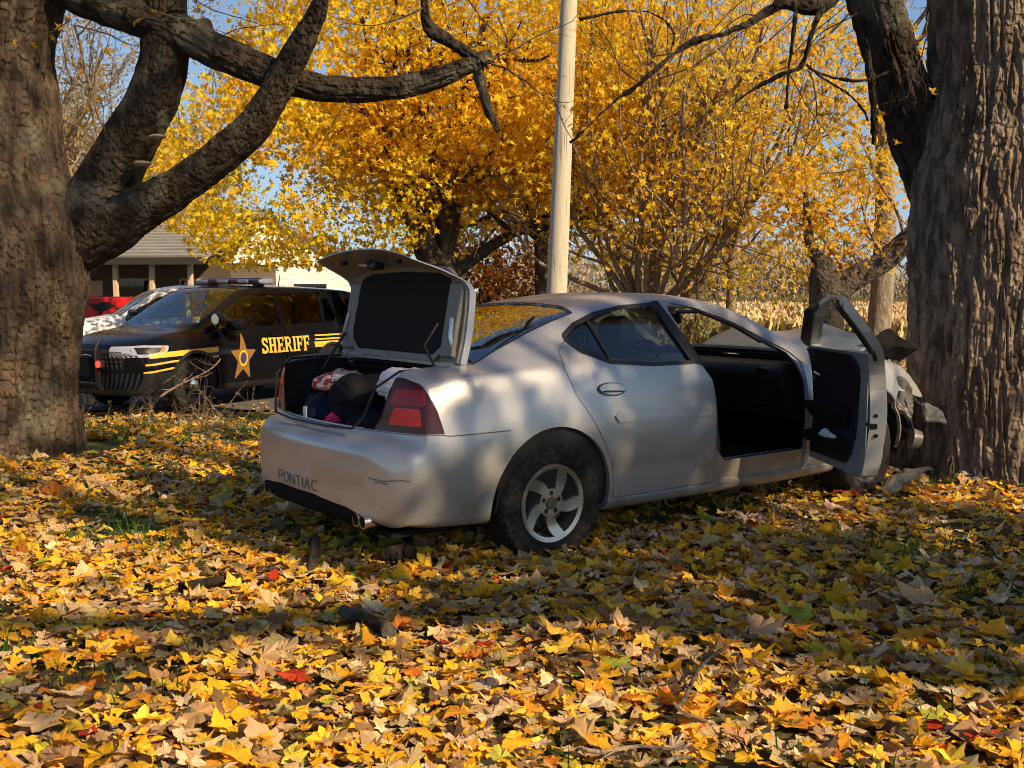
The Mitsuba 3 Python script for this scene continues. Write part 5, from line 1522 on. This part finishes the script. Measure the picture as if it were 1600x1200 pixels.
        W(b + '__turn_lamp', S((B.solid(-.0075) - B.solid(.02, normals=False)) ^ prism_side(rpoly([(3.36, .925), (3.38, .88), (3.45, .85), (3.42, .93)], .008), *sorted((sgn * .5, sgn * 1.3)))), 'lamp_amber')
        for yy in (.52, .66):
            W(b + '__reflector', cyl((3.70 - (yy - .4) * .12, sgn * yy, .85), (3.845 - (yy - .4) * .34, sgn * yy, .85), .045, .055), 'chrome')
        W('fog_lamp_pocket', S((B.solid(-.003) - B.solid(.03, normals=False)) ^ prism_rear(rpoly([(sgn * .46, .44), (sgn * .80, .46), (sgn * .78, .58), (sgn * .46, .54)], .02), 3.2, 4.2)), 'black_trim')
    W('spot_lamp', mf.Manifold.batch_hull([cyl((2.50, .99, 1.27), (2.42, 1.00, 1.28), .085), mf.Manifold.sphere(.06, 16).translate([2.36, 1.0, 1.28])]), 'black_trim')
    W('spot_lamp__arm', cyl((2.42, .98, 1.22), (2.40, .88, 1.12), .018), 'black_trim')
    W('spot_lamp__lens', cyl((2.505, .99, 1.27), (2.512, .99, 1.27), .075), 'chrome')
    # grille with slats, emblem, bumper
    gz = prism_rear(rpoly([(-.60, .62), (.60, .62), (.64, .90), (-.64, .90)], .03), 3.2, 4.3)
    W('grille', (B.solid(-.001, normals=False) - B.solid(.03, normals=False)) ^ gz, 'black_trim')
    for z in (.66, .72, .78, .84):
        W('grille__slat', (B.solid(-.012, normals=False) - B.solid(.01, normals=False)) ^ prism_rear([(-.58, z), (.58, z), (.58, z + .025), (-.58, z + .025)], 3.2, 4.3), 'dark_metal')
    ov = shapely.affinity.scale(shapely.Point(0, .765).buffer(1), .15, .062)
    W('emblem', (B.solid(0).translate([.022, 0, 0]) - O) ^ prism_rear(ov, 3.2, 4.3), 'chrome')
    W('emblem__field', (B.solid(0).translate([.025, 0, 0]) - O) ^ prism_rear(shapely.affinity.scale(ov, .88, .80), 3.2, 4.3), 'emblem_blue')
    ft = meshkit.text_mesh('Ford', .055, .004)
    ft.apply_translation([-ft.bounds[:, 0].mean(), -ft.bounds[:, 1].mean(), 0])
    ft.apply_transform(np.array([[0, 0, 1, 3.946], [1, 0, 0, 0], [0, 1, 0, .765], [0, 0, 0, 1.0]]))
    W('emblem__lettering', ft, 'chrome', smooth=False, kind='stuff')
    W('hood_lettering', (lambda m: (m.apply_translation([-m.bounds[:, 0].mean(), 0, 0]), m.apply_transform(np.array([[0, -.35, .9, 3.90], [1, 0, 0, -.02], [0, .9, .35, .925], [0, 0, 0, 1.0]])), m)[-1])(meshkit.text_mesh('POLICE', .045, .004)), 'chrome', smooth=False, kind='stuff') if False else None
    W('front_bumper', S((B.solid(-.012) - B.solid(.03, normals=False)) ^ box(3.2, 4.3, -1.1, 1.1, .28, .58) - AR), 'black_trim')
    # push bumper with its lit red lamp
    for y in (-.34, .34):
        W('push_bar', chain([(3.96, y, .36), (4.03, y, .42), (4.05, y, .90), (4.00, y, 1.0), (3.94, y, 1.03)], .022, 10), 'black_trim')
        W('push_bar__upright', rbox(3.985, 4.05, y - .035, y + .035, .40, .88, .015), 'black_matte')
    for z in (.45, .88):
        W('push_bar_rail', cyl((4.03, -.34, z), (4.03, .34, z), .024), 'black_trim')
    W('push_bar_guard', rbox(4.0, 4.03, -.30, .30, .52, .80, .02), 'black_matte')
    k = W('push_lamp', rbox(3.985, 4.06, .36, .46, .66, .76, .012), 'black_trim')
    lens = tri(cyl((4.062, .41, .71), (4.07, .41, .71), .045, seg=20))
    W('push_lamp__lens', lens, 'lamp_red_bright', label='lit red warning lamp on the push bumper')
    scene[t + '__push_lamp__lens']['emitter'] = {'type': 'area', 'radiance': rgb(14, .03, .02)}
    # roof light bar
    lb = mf.Manifold.batch_hull([rbox(1.00, 1.32, -.70, .70, 1.76, 1.83, .03), rbox(1.06, 1.26, -.72, .72, 1.755, 1.84, .03)])
    W('light_bar', lb, 'lamp_blue')
    for k_ in range(6):
        y = -.66 + k_ * .224
        W('light_bar__module', rbox(1.03, 1.33, y, y + .20, 1.772, 1.825, .012), 'lamp_red_dark' if k_ % 2 else 'lamp_blue')
    W('light_bar__cover', rbox(1.02, 1.30, -.70, .70, 1.842, 1.852, .004), 'lamp_blue')
    for y in (-.5, .5):
        W('light_bar__foot', rbox(1.08, 1.24, y - .05, y + .05, 1.725, 1.765, .01), 'black_trim')
    W('roof_antenna', chain([(.2, 0, 1.73), (.16, 0, 1.90)], [.012, .006], 8), 'black_trim')
    # wheels
    for x, y, s in ((0, -.84, -1), (0, .84, 1), (2.865, -.84, -1), (2.865, .84, 1)):
        M = trs(x, y, .385) @ (np.eye(4) if s < 0 else rot([0, 0, 1], 180))
        k = W('wheel', revolve([(.225, .08), (.21, .02), (.20, -.07), (.215, -.10), (.235, -.105)], 48), 'dark_metal', M=M)
        b = k.split('__')[1]
        W(b + '__tyre', revolve([(.232, -.10), (.25, -.115), (.34, -.115), (.372, -.10), (.385, -.06), (.385, .06), (.372, .1), (.34, .115), (.232, .1)], 48), 'rubber', M=M, smooth=35)
        W(b + '__disc', cyl((0, -.07, 0), (0, -.04, 0), .20, .21, 40) - mf.Manifold.batch_boolean([cyl((.13 * math.cos(q), -.1, .13 * math.sin(q)), (.13 * math.cos(q), 0, .13 * math.sin(q)), .032, seg=14) for q in np.arange(5) * 2 * np.pi / 5], mf.OpType.Add), 'black_trim', M=M)
        W(b + '__hub_cap', mf.Manifold.sphere(.085, 24).scale([1, .5, 1]).translate([0, -.075, 0]), 'chrome', M=M)


build_suv()


# ------------------------------------------------------------------ red pickup and white car behind it
def build_pickup():
    t = 'red_pickup'
    lab(t, 'red pickup truck parked behind the patrol car, its tailgate towards us', 'truck')
    c = at(158, 470, 24.0)
    hx, hy = -.80, .60
    Mc = np.array([[hx, -hy, 0, c[0]], [hy, hx, 0, c[1]], [0, 0, 1, RZ + .12], [0, 0, 0, 1.0]])
    W = lambda n, m, mt, **k: part(t, n, m, mt, M=Mc, **k)
    bed = rbox(.0, 1.9, -.92, .92, .55, 1.42, .05) - box(.08, 1.82, -.80, .80, .80, 1.6)
    ar = lambda x: cyl((x, -1.1, .40), (x, 1.1, .40), .44, seg=40)
    W('bed', bed - ar(1.0), 'red_paint')
    W('tailgate', rbox(-.03, .03, -.80, .80, .72, 1.40, .02), 'red_paint')
    lg = shapely.union_all([Polygon([(-.30, .10), (-.18, .18), (.02, .20), (.16, .14), (.34, .17), (.22, .06), (.10, -.02), (.06, -.12), (-.04, -.02), (-.16, .02)]), shapely.affinity.scale(shapely.Point(-.05, .10).buffer(.12), 1.2, .6)])
    W('tailgate__emblem', prism_rear(shapely.affinity.translate(lg, 0, 1.12), -.036, -.02), 'black_trim')
    W('tailgate__name', prism_rear(LineString([(-.16, .93), (-.05, .955), (.12, .92)]).buffer(.03), -.036, -.02), 'gold_vinyl')
    W('rear_bumper', rbox(-.16, -.02, -.90, .90, .48, .62, .03), 'bright_metal')
    cabm = mf.Manifold.batch_hull([rbox(1.92, 4.1, -.92, .92, .55, 1.28, .06), rbox(2.1, 3.5, -.72, .72, 1.3, 1.88, .08)])
    win = mf.Manifold.batch_boolean([box(1.8, 2.2, -.58, .58, 1.40, 1.74), box(2.3, 3.4, -1.2, 1.2, 1.36, 1.74)], mf.OpType.Add)
    W('cab', cabm - win, 'red_paint')
    W('rear_window', box(2.02, 2.04, -.58, .58, 1.40, 1.74), 'glass_dark')
    W('hood', rbox(4.05, 5.3, -.90, .90, .55, 1.22, .08) - ar(4.45), 'red_paint')
    for y in (-.86, .86):
        W('tail_lamp', rbox(-.035, .04, y - .055, y + .055, .95, 1.32, .02), 'lamp_red')
    for x in (1.0, 4.45):
        for y in (-.84, .84):
            k = W('wheel', cyl((x, y - .10, .40), (x, y + .10, .40), .22, seg=30), 'alloy')
            W(k.split('__')[1] + '__tyre', cyl((x, y - .12, .40), (x, y + .12, .40), .40, seg=40) - cyl((x, y - .2, .40), (x, y + .2, .40), .22, seg=30), 'rubber')


def build_white_car():
    t = 'white_car'
    lab(t, 'white car parked between the patrol car and the red pickup', 'car')
    c = at(366, 500, 20.5)
    hx, hy = -.90, -.436
    Mc = np.array([[hx, -hy, 0, c[0]], [hy, hx, 0, c[1]], [0, 0, 1.22, RZ], [0, 0, 0, 1.0]])
    W = lambda n, m, mt, **k: part(t, n, m, mt, M=Mc, **k)
    rows = [(-1.0, .90, .62, .03, .74, .80, .80, .55, .72, .32), (-.9, 1.05, .62, .03, .78, .92, .84, .6, .78, .28), (-.4, 1.12, .62, .03, .80, .98, .87, .6, .82, .24), (.2, 1.42, .58, .05, .82, 1.0, .88, .6, .83, .22), (.9, 1.47, .56, .05, .82, .98, .88, .6, .83, .22), (1.5, 1.40, .58, .05, .82, .96, .88, .6, .83, .22), (2.2, 1.05, .66, .03, .81, .92, .87, .58, .83, .22), (2.9, .95, .66, .03, .79, .86, .85, .55, .81, .23), (3.5, .78, .6, .03, .72, .70, .78, .48, .72, .26)]
    B = Body(rows, [(-1.0, .15), (0, 0), (2.4, 0), (3.5, -.3)], .06)
    O, I = B.solid(), B.solid(.03, normals=False)
    w1 = rpoly([(1.0, 1.34), (1.45, 1.30), (2.0, 1.05), (2.02, .99), (1.0, 1.01)], .02)
    w2 = rpoly([(.92, 1.34), (.35, 1.34), (-.15, 1.14), (-.05, 1.03), (.92, 1.01)], .02)
    sh = Polygon([(1.5, -.56), (2.12, -.68), (2.25, 0), (2.12, .68), (1.5, .56), (1.46, 0)])
    wins = mf.Manifold.batch_boolean([prism_side(w, -1.2, 1.2) for w in (w1, w2)], mf.OpType.Add)
    AR = mf.Manifold.batch_boolean([cyl((x, a, .33), (x, b, .33), .36, seg=48) for x in (0, 2.7) for a, b in ((-1.2, -.6), (.6, 1.2))], mf.OpType.Add)
    sz = prism_top(sh, 1.0, 1.6)
    W('body', soup((O - I) - wins - AR - sz), 'white_paint')
    for w in (w1, w2):
        for a, b in ((.3, 1.2), (-1.2, -.3)):
            W('side_window', soup((B.solid(.008) - B.solid(.02, normals=False)) ^ prism_side(w, a, b), keep_outer=True), 'glass_dark')
    W('windshield', soup((B.solid(.008) - B.solid(.02, normals=False)) ^ sz, keep_outer=True), 'glass_dark')
    W('cabin_liner', B.solid(.06, normals=False) ^ box(-.3, 2.1, -1, 1, .4, 1.0), 'carpet')
    for s in (-1, 1):
        W('headlight', soup((B.solid(-.003) - B.solid(.02, normals=False)) ^ prism_side(rpoly([(3.0, .78), (3.1, .66), (3.6, .62), (3.6, .72)], .01), *sorted((s * .35, s * 1.2)))), 'lamp_clear')
        W('side_mirror', rbox(1.85, 2.0, s * .95 - .10, s * .95 + .10, 1.0, 1.12, .03), 'black_trim')
    for x in (0, 2.7):
        for y in (-.76, .76):
            k = W('wheel', cyl((x, y - .09, .33), (x, y + .09, .33), .20, seg=30), 'alloy')
            W(k.split('__')[1] + '__tyre', cyl((x, y - .10, .33), (x, y + .10, .33), .33, seg=40) - cyl((x, y - .2, .33), (x, y + .2, .33), .20, seg=30), 'rubber')


build_pickup()
build_white_car()


# ------------------------------------------------------------------ houses
matte('siding_white', proc(lambda p, n, uv: mix((.70, .69, .64), (.80, .79, .74), fbm(p.x * 1.2, p.y * 1.2, p.z * 3))), .7)
matte('siding_brown', (.10, .075, .055), .8)
matte('shingle_gray', proc(lambda p, n, uv: mix((.13, .13, .125), (.24, .235, .22), fbm(p.x * 2, p.y * 2, p.z * 9, octaves=4))), .9)
matte('post_tan', (.55, .40, .25), .8)
matte('porch_dark', (.035, .03, .028), .9)
matte('tin_pale', (.72, .72, .68), .5)


def house(name, label, M, w, d, eave, ridge, wall, roof, cat='house', over=.4, n_board=12, windows=(), door=None):
    """gable faces local -y; w across, d deep"""
    t = lab(num(name), label, cat)
    P = lambda n, m, mt, **k: part(t, n, m, mt, M=M, **k)
    gable = [(-w / 2, -.5), (w / 2, -.5), (w / 2, eave), (0, ridge), (-w / 2, eave)]
    solid = prism_side(gable, 0, d)
    holes = mf.Manifold.batch_boolean([box(x0, x1, -.2, .12, z0, z1) for x0, x1, z0, z1 in list(windows) + ([door] if door else [])] or [box(99, 100, 99, 100, 99, 100)], mf.OpType.Add)
    P('wall', solid - holes, wall)
    h = eave / n_board
    for k in range(int(ridge / h)):
        z = k * h
        half = w / 2 if z + h <= eave else w / 2 * max(0, (ridge - z - h) / (ridge - eave))
        if half > .15:
            q = box(-half, half, -.035, -.004, z + .012, z + h)
            P('wall__board', q - holes if z < 3 else q, wall)
    for s in (-1, 1):
        sl = math.hypot(w / 2, ridge - eave)
        ux, uz = w / 2 / sl, (ridge - eave) / sl
        poly = Polygon([(0, ridge + .02), (s * (w / 2 + over * ux), eave - over * uz + .02), (s * (w / 2 + over * ux), eave - over * uz + .16), (0, ridge + .16)])
        P('roof', prism_side(poly, -over, d + over), roof)
    for x0, x1, z0, z1 in windows:
        k = P('window', box(x0, x1, .06, .075, z0, z1), 'glass_dark')
        b = k.split('__')[1]
        fr = box(x0 - .08, x1 + .08, -.06, -.01, z0 - .08, z1 + .08) - box(x0, x1, -.1, .1, z0, z1)
        P(b + '__frame', fr, 'siding_white')
    if door:
        P('door', box(door[0], door[1], .05, .09, door[2], door[3]), 'porch_dark')
    return t


def face(px, py, Y, deg, z=None):
    c = at(px, py, Y)
    return trs(c[0], c[1], RZ if z is None else z) @ rot([0, 0, 1], deg)


# low house with a porch on the left: its eave side faces the road
def porch_house():
    t = lab(num('porch_house'), 'low house with a grey shingle roof and a dark porch on tan posts, far left', 'house')
    Y = 34.0
    c = at(175, 455, Y)
    M = trs(c[0], c[1], 0) @ rot([0, 0, 1], -8)
    P = lambda n, m, mt, **k: part(t, n, m, mt, M=M, **k)
    zf = -.6
    ev = at(165, 408, Y)[2]
    rdg = at(250, 345, Y)[2] + .5
    P('wall', box(-5.5, 2.9, 2.4, 8.5, zf, ev), 'siding_brown')
    prof = Polygon([(-.5, ev - .05), (5.2, rdg), (11, ev - .05), (11, ev + .12), (5.2, rdg + .17), (-.5, ev + .12)])
    roof = cs(prof).extrude(9.2).transform(np.array([[0, 0, 1, -6.0], [1, 0, 0, 0], [0, 1, 0, 0.0]]))
    k = P('roof', roof, 'shingle_gray')
    n = 16
    for q in range(n):
        a = q / n
        y0, z0 = -.5 + 5.7 * a, ev + .12 + (rdg - ev + .05) * a
        P(k.split('__')[1] + '__shingle_course', box(-6.0, 3.2, y0, y0 + .30, z0 + .005, z0 + .045), 'shingle_gray')
    gab = Polygon([(2.4, ev - .02), (8.3, ev - .02), (5.2, rdg - .25)])
    P('gable', cs(gab).extrude(.12).transform(np.array([[0, 0, 1, 2.85], [1, 0, 0, 0], [0, 1, 0, 0.0]])), 'siding_white')
    P('fascia', box(-6.0, 3.2, -.53, -.505, ev - .12, ev + .10), 'porch_dark')
    P('porch_floor', box(-5.6, 2.9, -.2, 2.4, zf, zf + .25), 'porch_dark')
    for x in (-4.9, -3.1, -1.2, .15, 1.35, 2.6):
        P('porch_post', rbox(x - .07, x + .07, -.1, .04, zf + .2, ev - .06, .015), 'post_tan')
    for x0, x1 in ((-4.6, -3.4), (-1.0, .1), (1.2, 2.2)):
        kk = P('window', box(x0, x1, 2.34, 2.37, .5, 1.6), 'glass_dark')
        P(kk.split('__')[1] + '__frame', box(x0 - .07, x1 + .07, 2.36, 2.40, .43, 1.67) - box(x0, x1, 2.3, 2.5, .5, 1.6), 'post_tan')
    P('door', box(-2.5, -1.6, 2.35, 2.40, zf + .25, 1.6), 'post_tan')


porch_house()
c_ = at(398, 455, 40)
house('white_house', 'white sided house with a low gable, half hidden by the golden maple', trs(c_[0], c_[1], -.6) @ rot([0, 0, 1], 12), 8.6, 10, 2.7, 4.6, 'siding_white', 'shingle_gray', windows=((-3.2, -2.2, 1.0, 2.1), (1.4, 2.6, 1.0, 2.1)), door=(-.5, .4, 0, 2.05))
c_ = at(752, 465, 70)
house('white_barn', 'small white gabled barn far behind, right of the open trunk lid', trs(c_[0], c_[1], -.9) @ rot([0, 0, 1], 24), 3.4, 8.0, 2.0, 2.8, 'tin_pale', 'tin_pale', 'barn', n_board=6, door=(-.6, .6, 0, 1.9))
# ------------------------------------------------------------------ things lying about
def stick(name, label, pts, r0, r1, mat='bark_limb', seed=0, sides=10, sub=(), cat='stick', group=None):
    P = []
    for x, y, h in pts:
        P.append((x, y, float(ground_z(x, y)) + h))
    p, r = smooth_path(P, np.linspace(r0, r1, len(P)), 26)
    L = [tube(p, r, sides, seed, .22, .06)]
    rg = np.random.default_rng(seed)
    for i in sub:
        d = rg.normal(0, 1, 3) * [1, 1, .3] + [0, 0, .25]
        for q in twigs(p[i], d, r0 * 14, r[i] * .55, rg, 1, 0, 6, .5):
            L.append(tube(q[0], q[1], 5))
    put(num(name), join(L), mat, smooth=True, label=label, cat=cat, group=group)


def ground_at(px, py):
    d = ray(px, py)
    p = np.array([0, 0, CAM_H]) + d * ((.03 - CAM_H) / d[2])
    return float(p[0]), float(p[1])


def lying(pxs, h=.075):
    return [(*ground_at(a, b), h) for a, b in pxs]


stick('broken_stick', 'short dark stump of wood standing up in the leaves below the bumper', [(*ground_at(484, 890), .02), (ground_at(490, 880)[0], ground_at(490, 880)[1], .10), (ground_at(497, 868)[0], ground_at(497, 872)[1], .17)], .030, .024, seed=1)
stick('wood_chunk', 'rounded dark chunk of wood lying in the leaves under the bumper', lying([(608, 872), (626, 866), (643, 868)], .085), .050, .042, seed=2, cat='wood')
stick('broken_stick', 'dark broken branch lying in the leaves left of the stump', lying([(282, 922), (318, 915), (356, 908), (378, 905)]), .026, .018, seed=3)
stick('broken_stick', 'thick bark covered branch piece lying in the leaves in the middle', lying([(536, 958), (560, 968), (586, 978), (608, 990)]), .028, .034, seed=4)
stick('broken_stick', 'long thin pale twig lying along the bottom edge', lying([(905, 1168), (960, 1172), (1000, 1166), (1060, 1170), (1075, 1158)], .085), .007, .004, 'twig_brown', 5, sub=(8, 15))
stick('broken_stick', 'pale curved twig at the bottom edge right of the middle', lying([(1040, 1192), (1065, 1182), (1100, 1190)], .085), .009, .005, 'twig_brown', 6)
stick('broken_stick', 'knotty dark twig lying slanted in the right foreground', lying([(1055, 1110), (1078, 1075), (1100, 1040), (1128, 1020), (1150, 1000)], .08), .009, .004, 'bark_dark', 7, sub=(6, 12, 18))
stick('broken_stick', 'thin curved stem sticking out of the leaves on the right', lying([(1190, 905), (1204, 885), (1212, 865), (1206, 855)], .10), .004, .002, 'twig_brown', 8)
stick('broken_stick', 'thin straight twig lying below the rear wheel', lying([(880, 925), (930, 930), (990, 900), (1000, 868)], .08), .005, .003, 'twig_brown', 9)
stick('fallen_branch', 'fallen bare branch with side twigs lying in front of the patrol car', [(*ground_at(232, 640), .05)] + [tuple(at(x, y, q)[:2]) + (at(x, y, q)[2] - float(ground_z(*at(x, y, q)[:2])),) for x, y, q in ((262, 612, 12.6), (300, 592, 12.7), (335, 572, 12.7), (345, 560, 12.7))], .017, .006, 'twig_brown', 10, sub=(4, 8, 11, 14, 17, 20, 23), cat='branch')
stick('fallen_branch', 'second bare branch leaning in the weeds by the patrol car wheel', [tuple(at(x, y, q)[:2]) + (at(x, y, q)[2] - float(ground_z(*at(x, y, q)[:2])),) for x, y, q in ((228, 636, 12.4), (250, 604, 12.4), (275, 585, 12.5), (292, 572, 12.5))], .013, .004, 'bark_dark', 11, sub=(6, 12, 18), cat='branch')


def weeds(label, px, py, Y, n, h, seed, w=.35):
    rg = np.random.default_rng(seed)
    c = at(px, py, Y)
    z = float(ground_z(c[0], Y))
    L = []
    for k in range(n):
        b = np.array([c[0] + rg.normal(0, w), Y + rg.normal(0, w * .5), 0])
        b[2] = float(ground_z(b[0], b[1]))
        L += twigs(b, (rg.normal(0, .35), rg.normal(0, .3), 1), h * rg.uniform(.6, 1.2), .006, rg, 1, -.2, 7, .7)
    t = lab(num('weed_clump'), label, 'weeds')
    part(t, 'stem', tubes(L, 4), 'twig_brown', smooth=True, kind='stuff')
    pts = np.vstack([p[3:] for p, r in L])
    Q = pts[rg.integers(0, len(pts), n * 7)]
    mesh, C = scatter(Q, .045 * rg.lognormal(0, .3, len(Q)), rand_rot(len(Q), rg, 9), LEAVES_S, np.array([.14, .10, .06]) * rg.uniform(.5, 1.5, (len(Q), 1)), rg)
    part(t, 'leaf', mesh, 'crown_leaf', smooth=False, color=C, kind='stuff')


weeds('dead brown weeds in front of the patrol car wheel', 330, 625, 12.6, 16, .55, 2)
weeds('dead weeds beside the base of the left tree', 195, 650, 11.5, 12, .35, 3)
weeds('dry weeds at the lawn edge below the patrol car door', 395, 628, 12.8, 8, .25, 4, .5)


# ------------------------------------------------------------------ what fills the trunk
matte('cloth_black', (.013, .013, .016), .9, .1)
matte('cloth_navy', (.012, .015, .035), .9, .1)
matte('cloth_pink', (.62, .03, .10), .85, .1)
matte('cloth_print', proc(lambda p, n, uv: mix(mix((.62, .50, .42), (.45, .05, .04), smoothstep(.46, .54, fbm(p.x * 30, p.y * 30, p.z * 30))), (.05, .05, .06), smoothstep(.60, .66, fbm(p.x * 24 + 5, p.y * 24, p.z * 24)))), .9, .1)
bs('plastic_bag', type='twosided', b={'type': 'principled', 'base_color': rgb(.62, .63, .66), 'roughness': .35, 'specular': .5})


def lump(name, label, c, size, mat, seed, amp=.35, freq=1.2, cat='clothes', detail=4):
    q = trimesh.creation.icosphere(subdivisions=detail)
    v = q.vertices
    n1 = meshkit.fbm(v * freq + seed * 5, 3, seed) - .5
    n2 = 1 - np.abs(2 * meshkit.noise(v * freq * 2.6 + seed, seed + 3) - 1)
    v = v * (1 + amp * 2 * n1 + .16 * n2 - .08)[:, None] * np.asarray(size)
    v[:, 2] = np.maximum(v[:, 2], -size[2] * .75)
    put(num(name), trimesh.Trimesh(v + c, q.faces, process=False), mat, smooth=True, M=CAR, label=label, cat=cat)


lump('printed_cloth', 'red and white printed cloth on top of the load in the trunk', (-.62, .36, .90), (.14, .15, .07), 'cloth_print', 3, cat='cloth')
lump('black_bag', 'big black bag filling the middle of the trunk', (-.60, .02, .80), (.20, .22, .17), 'cloth_black', 5, cat='bag')
lump('black_coat', 'black coat lying in the right half of the trunk', (-.72, -.24, .66), (.18, .22, .12), 'cloth_black', 7, cat='coat')
lump('navy_coat', 'dark blue coat with a white tag on the left of the trunk', (-.72, .33, .70), (.15, .17, .14), 'cloth_navy', 9, cat='coat')
put('white_tag', crumple_shape(rbox(-.905, -.895, .235, .275, .72, .79, .004), .004, 2), 'label_white', M=CAR, smooth=40, label='white paper tag on the dark blue coat in the trunk', cat='tag')
lump('pink_shirt', 'bright pink shirt wedged in the middle of the trunk', (-.82, .05, .68), (.06, .055, .08), 'cloth_pink', 11, cat='shirt')
lump('white_bag', 'crumpled white plastic bag low on the left of the trunk', (-.86, .22, .585), (.09, .18, .10), 'plastic_bag', 13, .45, 1.8, 'bag')
lump('white_bag', 'clear white plastic bag at the right side of the trunk behind the tail lamp', (-.62, -.40, .93), (.14, .12, .11), 'plastic_bag', 15, .4, 1.6, 'bag')
lump('white_rag', 'small white rag at the lower right corner of the trunk opening', (-.90, -.33, .60), (.05, .06, .05), 'plastic_bag', 17, .4, 1.6, 'cloth')
lump('brown_cloth', 'brown cloth beside the white bag in the trunk', (-.80, .13, .61), (.07, .09, .05), 'post_tan', 19, .4, 1.6, 'cloth')


# ------------------------------------------------------------------ wreckage on the ground
def debris(name, label, px, py, size, rotz, mat, seed, cat, bend=.08, h=.06):
    x, y = ground_at(px, py)
    q = tri(rbox(-size[0], size[0], -size[1], size[1], -.006, .006, .005)).subdivide_to_size(.03, max_iter=8)
    v = q.vertices.copy()
    v[:, 2] += bend * (1 - (v[:, 1] / size[1]) ** 2) + .05 * (meshkit.fbm(v * 6, 3, seed) - .5)
    v[:, 1] *= 1 + .5 * (meshkit.noise(np.column_stack([v[:, 0] * 7, 0 * v[:, 0], 0 * v[:, 0]]), seed) - .5)
    M = trs(x, y, float(ground_z(x, y)) + h) @ rot([0, 0, 1], rotz) @ rot([1, 0, 0], size[2])
    put(num(name), trimesh.Trimesh(v, q.faces, process=True), mat, smooth=40, M=M, label=label, cat=cat)


def bumper_fragment():
    x, y = ground_at(1418, 760)
    V, F, n, m = [], [], 26, 14
    for i in range(n):
        u = i / (n - 1) * 2 - 1
        for j in range(m):
            a = math.radians(-20 + 150 * j / (m - 1))
            r = .105 * (1 - .35 * u * u)
            V.append((u * .25, r * math.cos(a), r * math.sin(a) + .03 * u))
    V = np.array(V)
    V = V + (np.stack([meshkit.fbm(V * 11 + k * 7, 3, 30 + k) for k in range(3)], 1) - .5) * [.05, .06, .07]
    i, j = np.meshgrid(np.arange(n - 1), np.arange(m - 1), indexing='ij')
    a = (i * m + j).ravel()
    F = np.vstack([np.stack([a, a + m, a + m + 1], 1), np.stack([a, a + m + 1, a + 1], 1)])
    put('bumper_fragment', (V, F), 'plastic_smoke', smooth=True, M=trs(x, y, float(ground_z(x, y)) + .06) @ rot([0, 0, 1], 35) @ rot([0, 1, 0], -8), label='dark grey curved bumper piece in the leaves at the foot of the struck tree', cat='debris')


bumper_fragment()
debris('plastic_shard', 'small white plastic shard in the leaves between door and tree', 1512, 742, (.06, .03, 10), 20, 'plastic_bag', 5, 'debris', .01, .09)
debris('plastic_shard', 'pale blue plastic shard in the leaves at the foot of the struck tree', 1525, 752, (.05, .03, 15), 60, 'plastic_pale', 7, 'debris', .01, .09)
debris('plastic_shard', 'dark splinter of trim lying under the open door', 1345, 752, (.13, .04, 8), 10, 'black_trim', 9, 'debris', .02, .08)
